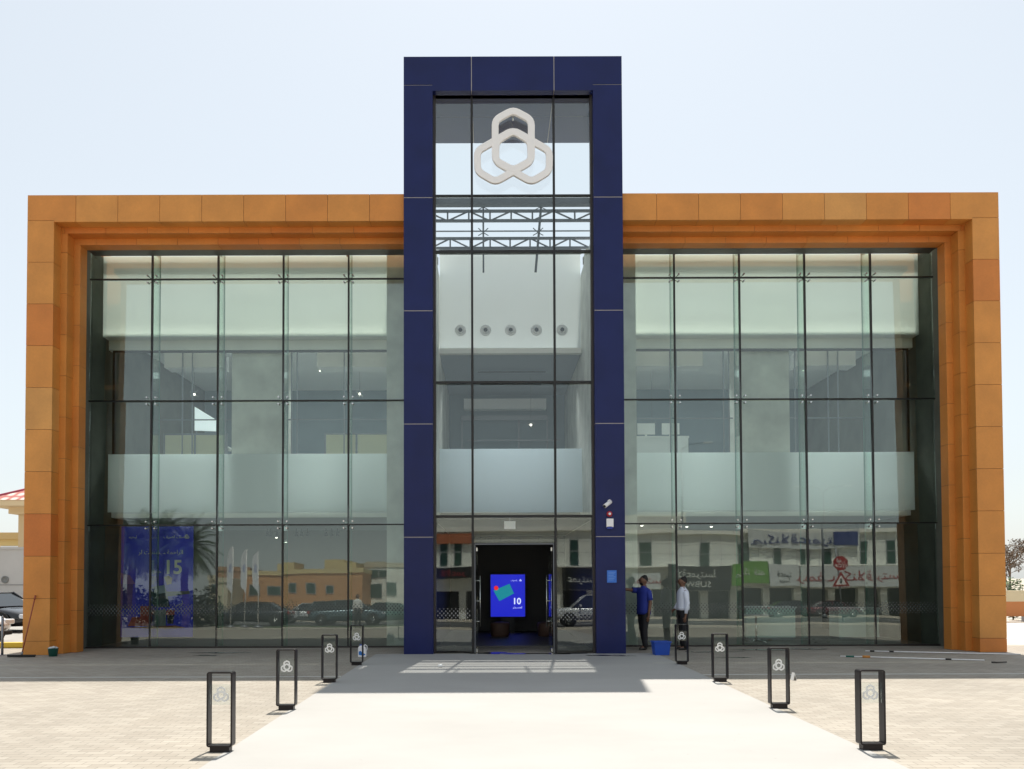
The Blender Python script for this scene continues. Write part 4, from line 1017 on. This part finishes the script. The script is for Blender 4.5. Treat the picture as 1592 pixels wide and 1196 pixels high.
    for s in (-1, 1):
        MB().box(cab[-2][0]+.25, cab[-2][0]+.40, s*hw*.95, s*(hw+.17), bl+.02, bl+.15).build('side_mirror', paint, root, bevel=.03)
        zt = st[-2][3]; MB().box(hl-.30, hl-.05, s*hw*.52, s*hw*.86, zt-.17, zt-.03).build('headlight', lampw, root, bevel=.03)
        MB().box(-hl+.0, -hl+.18, s*hw*.58, s*hw*.90, bl-.25, bl-.08).build('taillight', lampr, root, bevel=.02)
        MB().box(-hl+1.4, hl-1.5, s*(hw+.001), s*(hw+.010), gr+.26, gr+.31).build('side_trim', tyre_m, root)
    MB().box(hl-.12, hl+.012, -hw*.42, hw*.42, gr+.22, bl-.40).build('grille', tyre_m, root, bevel=.01)
    MB().box(hl-.10, hl+.02, -hw*.7, hw*.7, gr+.02, gr+.14).build('bumper', tyre_m, root, bevel=.02)
    MB().box(hl+.021, hl+.028, -.26, .26, gr+.15, gr+.26).build('number_plate', M['white'], root)
    return root
P_ = lambda n, c, r=.25: mat('paint_' + n, c, r, 0.2, coat=.6)
pwh, pbk, pgr, pgn = P_('white', (.62,.63,.65)), P_('black', (.012,.012,.014)), P_('blue_grey', (.10,.16,.19)), P_('teal', (.02,.12,.11))
# seen directly at the left
pa = at(31, 1000, 21.6)
car((pa.x-2.45, 21.3, 0), R(-16), 'white saloon car nearest the camera at the left edge, nose showing its dark grille', 'car', pwh, L=4.7, H_=1.42, group='cars parked left of the building')
pa = at(34, 980, 25.5); car((pa.x-1.6, 26.2, 0), R(-12), 'black saloon car parked between two white cars at the left edge', 'car', pbk, H_=1.32, group='cars parked left of the building')
pa = at(34, 960, 31); car((pa.x-1.7, 29.5, 0), R(-10), 'white car farthest back of the three at the left edge', 'car', pwh, H_=1.36, group='cars parked left of the building')
# mirrored in the glass
def rcar(px, Yw, rz, *a, **k): return car((fx(px, Yw), Yw, -.012), R(rz), *a, **k)
rcar(398, -9.5, 178, 'dark saloon car mirrored behind the three flag poles', 'car', P_('charcoal', (.03,.04,.05)), H_=1.4, L=4.9)
rcar(487, -14.5, 172, 'white saloon car mirrored left of the blue grey car', 'car', pwh)
rcar(543, -10.5, -8, 'blue grey estate car mirrored in the glass left of the tower', 'car', pgr, H_=1.55, kind='suv', L=4.7)
rcar(612, -12.5, 2, 'teal saloon car mirrored next to the navy tower', 'car', pgn)
rcar(912, -9.6, 182, 'white off-road car mirrored in the glass right of the doors', 'car', pwh, L=4.8, H_=1.82, W_=1.9, kind='suv')
rcar(1290, -27.5, 5, 'dark red saloon car mirrored below the stop sign', 'car', P_('dark_red', (.14,.015,.03)))
rcar(1232, -28.0, 3, 'black saloon car mirrored to the left of the red one', 'car', pbk)

# ------------------------------------------------------------------ flags, street lamps, stop sign (mirrored)
fw = mat('flag_cloth', (.72,.74,.80), .8); fb = mat('flag_print', (.40,.44,.62), .7)
for px, zt, lab in ((366, 4.35, 'tallest white feather flag, first from the left'), (388, 4.2, 'middle white feather flag of the three'), (407, 4.05, 'shortest white feather flag, nearest the peach building')):
    Yw = -3.4; o = empty('feather_flag', (fx(px, Yw), Yw, 0), lab, 'flag', 'white feather flags across the forecourt')
    pts = [(-.0,1.75),(.08,1.95),(.30,2.2),(.33,2.8),(.33,3.5),(.28,3.9),(.15,zt),(-.0,zt+.1),(-.04,3.2)]
    MB().prism([(-x, z) for x, z in pts], -.008, .008).build('sail', fw, o); MB().prism([(-.06,3.0),(-.24,3.05),(-.2,3.4),(-.08,3.5)], .0085, .012).build('print', fb, o)
    MB().tube((0,0,.0), (.02,0,zt+.1), .028, .018, 8).build('mast', M['signwhite'], o); MB().lathe([(.28,0),(.28,.05),(.10,.09),(.04,.14)], n=20).build('foot', M['grey'], o)
def street_lamp(px, Yw, H_, lab, arms=1, ln=1.6):
    o = empty('street_lamp', (fx(px, Yw), Yw, 0), lab, 'street lamp')
    MB().tube((0,0,0), (0,0,H_), .10, .05, 10).lathe([(.2,0),(.2,.25),(.12,.3)], n=12).build('column', M['grey'], o)
    for s in ((1,) if arms == 1 else (1,-1)):
        MB().path([(0,0,H_-.05),(s*ln*.3,0,H_+.35),(s*ln,0,H_+.5)], [.04,.035,.03], 8).build('arm', M['grey'], o)
        MB().box(s*ln, s*(ln+.6), -.12, .12, H_+.44, H_+.54).build('lantern', M['ceil'], o, bevel=.03)
street_lamp(1058, -16, 12.2, 'curved single arm street lamp mirrored right of the tower')
street_lamp(1276, -20, 9.6, 'double arm street lamp mirrored above the shop banner', 2)
Yw = -9; p = refl(1303, 879, Yw)
o = empty('stop_sign', (p.x, Yw, 0), 'red octagonal stop sign on a leaning grey pole mirrored in the right glass', 'sign')
rs_ = mat('sign_red', (.34,.012,.02), .4); r = .46
MB().tube((.15,-.05,0), (-.25,-.05,p.z+1.0), .05, n=10).build('pole', M['grey'], o)
MB().prism([(r*math.cos(R(22.5+45*i)), p.z + r*math.sin(R(22.5+45*i))) for i in range(8)], 0, .02).build('board', rs_, o)
text_obj('lettering', 'STOP', .30, M['white'], o, (0, .025, p.z-.16), rot=(R(90),0,R(180)), ext=.004)
text_obj('lettering', '\uFED2\uFED7', .34, M['white'], o, (0, .025, p.z+.16), rot=(R(90),0,R(180)), ext=.004)
zt = p.z - .62
MB().prism([(-.52,zt-.78),(.52,zt-.78),(0,zt+.12)], 0, .02).build('warning_triangle', rs_, o); MB().prism([(-.33,zt-.67),(.33,zt-.67),(0,zt-.10)], .021, .026).build('triangle_face', M['white'], o)
MB().prism([(-.05,zt-.60),(.05,zt-.60),(.07,zt-.35),(0,zt-.27),(-.07,zt-.35)], .027, .03).build('pictogram', M['black'], o)

# ------------------------------------------------------------------ buildings across the street (mirrored in the glass)
wallw = mat('white_render', (.72,.73,.68), .8, nscale=.6, namt=.05); wing = mat('window_green', (.03,.07,.055), .15); shopdk = mat('shop_dark', (.015,.017,.017), .3); sframe = mat('sign_frame', (.30,.31,.32), .5)
Yb = -38.0
def rz(py, Yw=Yb): return refl(765, py, Yw).z
xL, xR = fx(676, Yb), fx(1475, Yb)
shop = empty('shop_building', ((xL+xR)/2, Yb, 0), 'long white two storey row of shops mirrored in the tower and right glass', 'building')
cxs = (xL+xR)/2
def sp(mb, name, m, parent=None):
    o_ = mb.build(name, m, parent or shop); o_.data.transform(Matrix.Translation((-cxs, -Yb, 0))); return o_
f = MB(); f.box(xL, xR, Yb-12, Yb, rz(918), rz(826)); f.box(xL, fx(1062, Yb), Yb-12, Yb+.3, rz(826), rz(802))
for px in range(676, 1476, 47): f.box(fx(px, Yb)-.35, fx(px, Yb)+.35, Yb-10, Yb+.05, 0, rz(918))
sp(f, 'wall', wallw)
f = MB(); f.box(xL, xR, Yb-11.5, Yb-.6, 0, rz(918)); sp(f, 'shopfront', shopdk)
f = MB(); f.box(xL, xR, Yb-.1, Yb+.35, rz(830), rz(824)); f.box(xL, xR, Yb-.1, Yb+1.2, rz(884), rz(882)); sp(f, 'cornice', M['cream'])
f = MB(); f.box(xL, fx(738, Yb), Yb+.31, Yb+.36, rz(848), rz(833)); sp(f, 'orange_band', mat('band_orange', (.45,.15,.07), .7))
f = MB()
for px in range(690, 1475, 29): f.box(fx(px, Yb)-.02, fx(px, Yb)+.02, Yb+.001, Yb+.006, rz(882), rz(828))
for py in (846, 862): f.box(xL, xR, Yb+.0015, Yb+.0065, rz(py), rz(py)+.03)
sp(f, 'panel_joint', sframe)
for px, wpx in ((693,12),(714,12),(888,14),(1000,20),(1101,14),(1160,16),(1213,12),(1250,9),(1282,13),(1340,13),(1392,14)):
    x = fx(px, Yb); hw = wpx/32
    f = MB(); f.box(x-hw, x+hw, Yb+.01, Yb+.09, rz(882)+.02, rz(843)); wn = sp(f, 'window', sframe)
    f = MB(); f.box(x-hw+.07, x+hw-.07, Yb+.08, Yb+.10, rz(861)+.1, rz(843)-.08); f.box(x-hw+.07, x+hw-.07, Yb+.08, Yb+.10, rz(882)+.1, rz(861)); pn = sp(f, 'pane', wing, wn)
def shop_sign(px0, px1, py0, py1, m, label, texts, dy=0.0):
    x0, x1 = fx(px0, Yb), fx(px1, Yb); z0, z1 = rz(py1), rz(py0)
    o = empty('shop_sign', ((x0+x1)/2, Yb+1.21+dy, (z0+z1)/2), label, 'sign'); hw, hh = (x1-x0)/2, (z1-z0)/2
    MB().box(-hw, hw, 0, .22, -hh, hh).build('board', m, o)
    for t, u, v, sz, tm, sx in texts:
        text_obj('lettering', t, sz, tm, o, (-u*hw, .235, v*hh), rot=(R(90),0,R(180)), ext=.012, sx=sx)
tw = mat('letter_white', (.65,.66,.62), .5); tr_ = mat('letter_red', (.34,.05,.06), .5); tbk = mat('letter_black', (.02,.02,.02), .5); tbl = mat('letter_blue', (.06,.08,.22), .5)
gs = mat('board_green', (.12,.30,.03), .5); bs = mat('board_black', (.012,.014,.014), .4); ws_ = mat('board_white', (.58,.60,.60), .5)
A = '\uFE8D\uFEDF\uFEB4\uFE98\uFEAE\uFEE3\uFECB\uFED7\uFEFB\uFEE8\uFEDB\uFEBC\uFEA4\uFE92'
shop_sign(974, 1018, 893, 918, ws_, 'white shop sign with red letters and an orange stripe mirrored beside the navy pier', [(A[2:7], 0, .15, 1.1, tr_, 1.1)])
shop_sign(1030, 1134, 880, 918, bs, 'wide black shop sign with two lines of white letters mirrored above the man in white', [(A[1:9], 0, .38, 1.05, tw, .9), ('SUBWAY', .1, -.5, .85, tw, 1.0)])
shop_sign(1136, 1191, 878, 911, gs, 'bright green shop sign with white script mirrored in the right glass', [(A[5:8], -.45, 0, .95, tw, .75), (A[9:12], .45, 0, .95, tw, .75)])
shop_sign(1192, 1235, 882, 915, ws_, 'cream shop sign with thin black script mirrored between green sign and banner sign', [(A[3:8], 0, .1, .75, tbk, .8), (A[1:6], 0, -.5, .45, tbk, .9)])
shop_sign(1237, 1402, 885, 916, ws_, 'longest white shop sign with big red letters mirrored at the right', [(A[0:5], -.75, .1, 1.15, tr_, 1.1), (A[6:11], -.1, 0, 1.35, tr_, 1.3), ('\uFED2\uFEE4\uFEAE', .75, 0, 1.35, tr_, 1.2)])
shop_sign(680, 738, 884, 900, bs, 'dark shop sign with red letters mirrored left of the entrance', [(A[4:9], 0, 0, .8, tr_, 1.2)])
shop_sign(868, 922, 885, 918, bs, 'black shop sign with a purple edge mirrored right of the entrance', [(A[2:7], 0, 0, 1.0, tw, 1.0)])
# cloth banner on the cornice
x0, x1 = fx(1165, Yb), fx(1330, Yb); o = empty('roof_banner', (x0, Yb+.4, rz(852)), 'white cloth banner with dark blue letters sagging along the roof edge', 'banner')
n = 24; vs = []
for i in range(n+1):
    u = i/n; sag = -.35*math.sin(math.pi*u)
    vs += [(u*(x1-x0), .05+.04*math.sin(u*40), sag), (u*(x1-x0), .05+.04*math.sin(u*40+1), sag+1.75)]
m = MB(); m.add(vs, [(2*i, 2*i+2, 2*i+3, 2*i+1) for i in range(n)]); m.build('cloth', ws_, o)
text_obj('lettering', A[0:12], 1.35, tbl, o, ((x1-x0)*.5, .12, .65), rot=(R(90),0,R(180)), ext=.02, sx=1.25)
MB().box(x1-x0-2.6, x1-x0-.2, .10, .13, .1, 1.5).build('blue_panel', tbl, o)

def house(name, px0, px1, pytop, Yw, depth, m, label, wins, trim=None, extra=()):
    x0, x1 = fx(px0, Yw), fx(px1, Yw); zt = rz(pytop, Yw); cx = (x0+x1)/2
    o = empty(name, (cx, Yw, 0), label, 'building'); hw = (x1-x0)/2
    MB().box(-hw, hw, -depth, 0, 0, zt).build('wall', m, o)
    MB().box(-hw-.1, hw+.1, -.2, .12, zt, zt+.55).box(-hw-.1, -hw+.1, -depth, -.2, zt, zt+.5).box(hw-.1, hw+.1, -depth, -.2, zt, zt+.5).build('parapet', trim or m, o)
    for e0, e1, et, em in extra:
        a, b_ = fx(e0, Yw)-cx, fx(e1, Yw)-cx; MB().box(a, b_, -depth*.6, -.6, zt+.001, rz(et, Yw)).build('roof_room', em, o)
    for px, py, w_, h_ in wins:
        x = fx(px, Yw)-cx; z = rz(py, Yw)
        wn = MB().box(x-w_/2-.08, x+w_/2+.08, .002, .07, z-h_/2-.08, z+h_/2+.08).build('window', sframe, o); MB().box(x-w_/2, x+w_/2, .06, .085, z-h_/2, z+h_/2).build('pane', wing, wn)
    return o
tan = mat('tan_render', (.52,.27,.12), .85, nscale=.5, namt=.06); yel = mat('yellow_render', (.62,.50,.26), .85); peach = mat('peach_render', (.40,.24,.15), .85); crm = mat('cream_render', (.52,.47,.36), .85)
house('tan_villa', 388, 563, 890, -55, 10, tan, 'long tan house with a cream roof edge mirrored in the left glass', [(404,917,1.1,1.3),(435,917,1.6,1.1),(464,913,.9,1.1),(491,913,.9,1.1),(517,914,.7,.8)], yel, [(438,463,871,yel),(508,536,869,yel),(536,552,874,yel)])
house('peach_house', 330, 396, 884, -66, 9, peach, 'peach house mirrored behind the feather flags', [(345,905,1.2,1.0),(372,905,1.2,1.0)], peach)
house('cream_wall_house', 318, 362, 902, -48, 6, crm, 'low cream house mirrored left of the feather flags', [(330,915,1,.9)], crm)
house('white_villa', 563, 640, 882, -62, 10, wallw, 'white house with small windows mirrored beside the tower', [(571,893,.9,1),(583,893,.9,1),(596,893,1,.9),(585,918,1.6,1.6),(610,915,1.2,1.4)], crm, [(566,598,873,crm)])
# ------------------------------------------------------------------ greenery
def leaf_mat(name, c1, c2):
    m = bpy.data.materials.new(name); m.use_nodes = True; N = m.node_tree.nodes; L = m.node_tree.links; b = N['Principled BSDF']; b.inputs['Roughness'].default_value = .6
    a = N.new('ShaderNodeAttribute'); a.attribute_name = 'pv'; rp = ramp(N, [(0, c1), (1, c2)]); L.new(a.outputs['Fac'], rp.inputs[0]); L.new(rp.outputs[0], b.inputs['Base Color']); return m
lg = leaf_mat('leaf_green', (.02,.045,.012), (.08,.13,.03)); bark = mat('bark', (.13,.09,.06), .9, nscale=8, namt=.2); palmg = leaf_mat('palm_green', (.015,.035,.012), (.05,.09,.03))
def leaves(f, cen, rad, n, size, q):
    for _ in range(n):
        d = Vector((q.gauss(0,1), q.gauss(0,1), q.gauss(0,1))).normalized() * (q.random()**.4)
        c = Vector(cen) + Vector((d.x*rad[0], d.y*rad[1], d.z*rad[2])); a = Vector((q.gauss(0,1), q.gauss(0,1), q.gauss(0,1))).normalized(); b_ = a.orthogonal().normalized(); s_ = size*q.uniform(.6,1.3)
        f.add([c - a*s_, c + b_*s_*.4, c + a*s_, c - b_*s_*.4], [(0,1,2,3)], c=q.random())
q = random.Random(21)
f = MB(); x0, x1 = fx(325, -24), fx(632, -24)
x = x0
while x < x1:
    leaves(f, (x, -24, q.uniform(.5,.9)), (.9, .6, q.uniform(.5,.85)), 110, .11, q); x += .9
tag(f.build('hedge', lg, fix=False), 'long dark green hedge with railings mirrored behind the parked cars in the left glass', 'hedge')
g_ = sheet('grass_strip', fx(325, -6.4), fx(640, -6.4), -7.3, -4.6, -.006, mat('grass', (.05,.08,.02), .95, nscale=20, namt=.3))
def palm(loc, H_, lab, seed, nf=26, fl=2.6):
    q = random.Random(seed); o = empty('palm_tree', loc, lab, 'palm tree')
    t = MB(); pts = [(.08*math.sin(i*.7), .05*i/8, H_*i/12) for i in range(13)]
    for i in range(12): t.tube(pts[i], pts[i+1], .21 if i % 2 else .19, .19, 10)
    t.build('trunk', bark, o); f = MB(); top = Vector(pts[-1])
    for k in range(nf):
        a = 2.399*k; el = R(75 - 115*k/nf); d = Vector((math.cos(a)*math.cos(el), math.sin(a)*math.cos(el), math.sin(el))); L_ = fl*q.uniform(.85,1.1)
        P = [top]
        for j in range(10):
            P.append(P[-1] + d*L_/10); d = (d + Vector((0,0,-.13))).normalized()
        for j in range(10):
            f.tube(P[j], P[j+1], .02*(1-j/11), .02*(1-(j+1)/11), 4, c=.3)
            side = (P[j+1]-P[j]).normalized().cross(Vector((0,0,1))); side = side.normalized() if side.length > .01 else Vector((1,0,0)); dd = (P[j+1]-P[j]).normalized()
            for h in range(3):
                b0 = P[j].lerp(P[j+1], h/3); ll = .55*math.sin(math.pi*min(1,(j+.7)/10.5))**.6
                for s in (-1, 1):
                    e = b0 + (side*s*.8 + dd*.55 + Vector((0,0,-.25)))*ll; wv = dd*.022
                    f.add([b0-wv, b0+wv, e], [(0,1,2)], c=q.random())
    f.build('crown', palmg, o); return o
palm((fx(208, -1.9), -1.9, 0), 4.3, 'palm tree mirrored above the left half of the blue poster', 1, 60, 2.3)
palm((fx(285, -2.4), -2.4, 0), 4.2, 'palm tree mirrored at the right edge of the blue poster', 2, 60, 2.2)
palm((fx(247, -5.4), -5.4, 0), 4.9, 'thin palm tree mirrored farthest back over the poster', 3, 60, 2.4)
def bare_tree(loc, H_, lab, seed):
    q = random.Random(seed); o = empty('bare_tree', loc, lab, 'tree'); f = MB(); t = MB()
    t.tube((0,0,0), (0,0,H_*.42), .07, .045, 8); t.build('trunk', bark, o)
    def br(p, d, L_, r, k):
        e = p + d*L_; f.tube(p, e, r, r*.65, 5, False)
        if k == 0:
            for _ in range(4):
                a = Vector((q.gauss(0,1), q.gauss(0,1), q.gauss(0,1))).normalized(); f.add([e, e + a*.10, e + a*.06 + Vector((.03,0,.03))], [(0,1,2)])
            return
        for _ in range(3 if k > 1 else 4): br(p.lerp(e, q.uniform(.5,1)), (d + Vector((q.gauss(0,.55), q.gauss(0,.55), q.gauss(.12,.35)))).normalized(), L_*q.uniform(.6,.85), r*.6, k-1)
    for i in range(4): br(Vector((0,0,H_*(.25+.05*i))), Vector((q.gauss(0,.28), q.gauss(0,.28), 1)).normalized(), H_*.24, .032, 4)
    f.build('branches', bark, o)
pt_ = at(1574, 925, 33); bare_tree((pt_.x-.1, 33, 0), 3.6, 'thin bare twiggy tree behind the right end of the building', 8)
def bush(loc, rad, lab, seed, n=500):
    q = random.Random(seed); o = empty('shrub', loc, lab, 'shrub'); f = MB(); leaves(f, (0,0,rad[2]), rad, n, .09, q); f.build('foliage', lg, o)
    s = MB()
    for i in range(6): s.tube((0,0,0), (q.uniform(-.5,.5)*rad[0], q.uniform(-.5,.5)*rad[1], rad[2]*1.3), .025, .01, 5)
    s.build('stem', bark, o)
p = at(1574, 916, 31); bush((p.x, 31, 0), (.42,.42,.88), 'dark rounded shrub beneath the bare tree', 3)
p = at(1592, 918, 32.5); bush((p.x+.35, 32.5, 0), (.8,.5,.78), 'low dark shrub at the right edge', 4)

# low wall on the right and its railing
xw = at(1568, 900, 29.0).x
o = empty('boundary_wall', (xw-1.2, 29.6, 0), 'low orange boundary wall with a cream cap right of the building', 'wall')
zc_ = at(1580, 921, 29.6).z; zo = at(1580, 938, 29.6).z; zu = at(1580, 951, 29.6).z
MB().box(0, 16, 0, .3, zo, zc_).build('cap', mat('wall_cap', (.62,.55,.38), .8), o); MB().box(0, 16, .01, .29, zu-.25, zo).build('panel', mat('wall_orange', (.50,.20,.07), .7), o)
f = MB()
for i in range(16): f.box(.3+i*.95, .42+i*.95, .05, .2, 0, zu-.25)
f.build('post', M['grey'], o)
o = empty('railing', (xw-1.0, 26.4, 0), 'low metal railing standing in front of the orange boundary wall', 'railing')
f = MB()
for i in range(9): MB().tube((i*1.3+.6,0,0), (i*1.3+.6,0,.62), .035, n=8).build('post', M['grey'], o)
MB().box(0, 12, -.04, .04, .62, .70).build('rail', mat('rail_brown', (.30,.17,.08), .5), o)

# left side: villa with tiled roof, yellow house, grey wall with round vent, kerb, post
Yh = 46.0
pe = at(34, 790, Yh); ze = at(0, 778, Yh).z; zr = at(34, 757, Yh).z; xr0 = at(-2, 780, Yh).x
o = empty('tiled_house', (pe.x, Yh, 0), 'cream house with a red and white tiled hip roof at the far left', 'house')
wl = at(29, 790, Yh).x - pe.x
MB().box(wl, 9, 0, 9, 0, ze-.45).build('wall', mat('house_wall', (.66,.50,.30), .85), o)
MB().box(xr0-pe.x-.1, 10, -1.3, 10, ze-.35, ze-.03).box(wl-.35, 9.3, -.4, 9.4, ze-.75, ze-.351).build('eaves', mat('eave_cream', (.72,.56,.34), .8), o)
tm_ = bpy.data.materials.new('clay_tile'); tm_.use_nodes = True; N = tm_.node_tree.nodes; L = tm_.node_tree.links
wv = N.new('ShaderNodeTexWave'); wv.inputs['Scale'].default_value = .55; wv.bands_direction = 'X'; wv2 = N.new('ShaderNodeTexWave'); wv2.bands_direction = 'Z'; wv2.inputs['Scale'].default_value = .9
tc = N.new('ShaderNodeTexCoord'); L.new(tc.outputs['Object'], wv.inputs['Vector']); L.new(tc.outputs['Object'], wv2.inputs['Vector'])
mm = N.new('ShaderNodeMath'); mm.operation = 'MULTIPLY'; L.new(wv.outputs['Fac'], mm.inputs[0]); L.new(wv2.outputs['Fac'], mm.inputs[1])
rp = ramp(N, [(0, (.36,.10,.09)), (.3, (.52,.33,.28)), (.7, (.60,.52,.47))]); L.new(mm.outputs[0], rp.inputs[0]); L.new(rp.outputs[0], N['Principled BSDF'].inputs['Base Color']); N['Principled BSDF'].inputs['Roughness'].default_value = .8
xa = xr0-pe.x-.12; rise = (zr-ze); run = 0 - xa
f = MB(); vs = [(xa,-1.35,ze-.02),(10.1,-1.35,ze-.02),(10.1,10.1,ze-.02),(xa,10.1,ze-.02),(xa+5.7,4.3,ze+rise/run*5.7*.9),(4.4,4.3,ze+rise/run*5.7*.9)]
f.add(vs, [(0,1,5,4),(1,2,5),(2,3,4,5),(3,0,4),(0,3,2,1)]); f.build('roof', tm_, o)
f = MB(); f.path([vs[0], vs[4], vs[5]], .09, 6); f.path([vs[1], vs[5]], .09, 6); f.build('ridge', mat('ridge_red', (.40,.06,.10), .7), o)
Yy = 58.0
pa, pb_ = at(-60, 900, Yy), at(30, 826, Yy)
o = empty('yellow_house', (pb_.x, Yy, 0), 'low yellow house with a white window surround behind the grey wall', 'house')
zy = pb_.z; xl = pa.x-pb_.x
MB().box(xl, 1.5, 0, 8, 0, zy-.5).build('wall', mat('yellow_wall', (.70,.52,.22), .85), o); MB().box(xl-.2, 1.7, -.25, 8.2, zy-.5, zy).build('parapet', mat('parapet_yellow', (.62,.42,.18), .85), o)
x_ = at(14, 860, Yy).x - pb_.x; zz = at(14, 858, Yy).z
MB().box(x_-.6, x_+.75, -.08, -.002, zz-1.2, zz+.55).build('window_surround', M['white'], o); MB().box(x_-1.6, x_-.62, -.05, -.002, zz-1.1, zz+.05).build('window', mat('yellow_shutter', (.70,.55,.10), .6), o)
Yg = 40.0; pg = at(32, 852, Yg)
o = empty('grey_wall', (pg.x+1.5, Yg, 0), 'tall plain grey boundary wall with a round vent behind the parked cars', 'wall')
MB().box(-26, 0, 0, .3, 0, pg.z).build('wall', mat('grey_render', (.50,.48,.46), .85, nscale=1, namt=.05), o); MB().box(-26.05, .05, -.06, .36, pg.z, pg.z+.12).build('coping', mat('coping_grey', (.48,.46,.44), .8), o)
zl = at(0, 908, Yg).z; MB().box(-26, 0, -.02, -.001, zl, zl+.06).build('ledge', mat('ledge_grey', (.30,.29,.28), .8), o)
pv_ = at(8, 899, Yg); MB().lathe([(.19,-.001),(.19,-.05),(.14,-.06),(.13,-.03),(.05,-.03),(.04,-.02)], cen=(pv_.x-pg.x-1.5, 0, pv_.z), axis='Y', n=28).build('vent', mat('vent_grey', (.20,.20,.19), .6), o)
k0 = at(-260, 1005, 19.5); k1 = at(44, 1001, 19.6)
f = MB(); f.box(k0.x-6, k1.x+1.2, 19.45, 19.62, 0, .13); o = f.build('kerb', mat('kerb_yellow', (.62,.42,.03), .6), bevel=.01); tag(o, kind='structure')
pk = at(5, 1019, 17.6)
o = empty('marker_post', (pk.x, 17.55, 0), 'slim dark metal post standing at the far left edge of the pavement', 'post')
MB().tube((0,0,0), (0,0,.86), .028, .028, 12).lathe([(.026,.86),(.026,.88),(.006,.895)], n=12).build('shaft', M['grey'], o); MB().lathe([(.07,0),(.07,.012)], n=16).build('flange', M['grey'], o)
f = MB()

q = random.Random(33); f = MB(); x0, x1 = fx(172, -4.2), fx(338, -4.2); x = x0  # added hedge, keeps the mirrored sunlit plaza off the poster
while x < x1:
    leaves(f, (x, -4.2, q.uniform(.5,1.4)), (.7, .6, q.uniform(.7,1.3)), 420, .12, q); x += .45
tag(f.build('hedge', palmg, fix=False), 'added dark hedge under the palm trees, hiding mirrored paving over the lower blue poster', 'hedge')
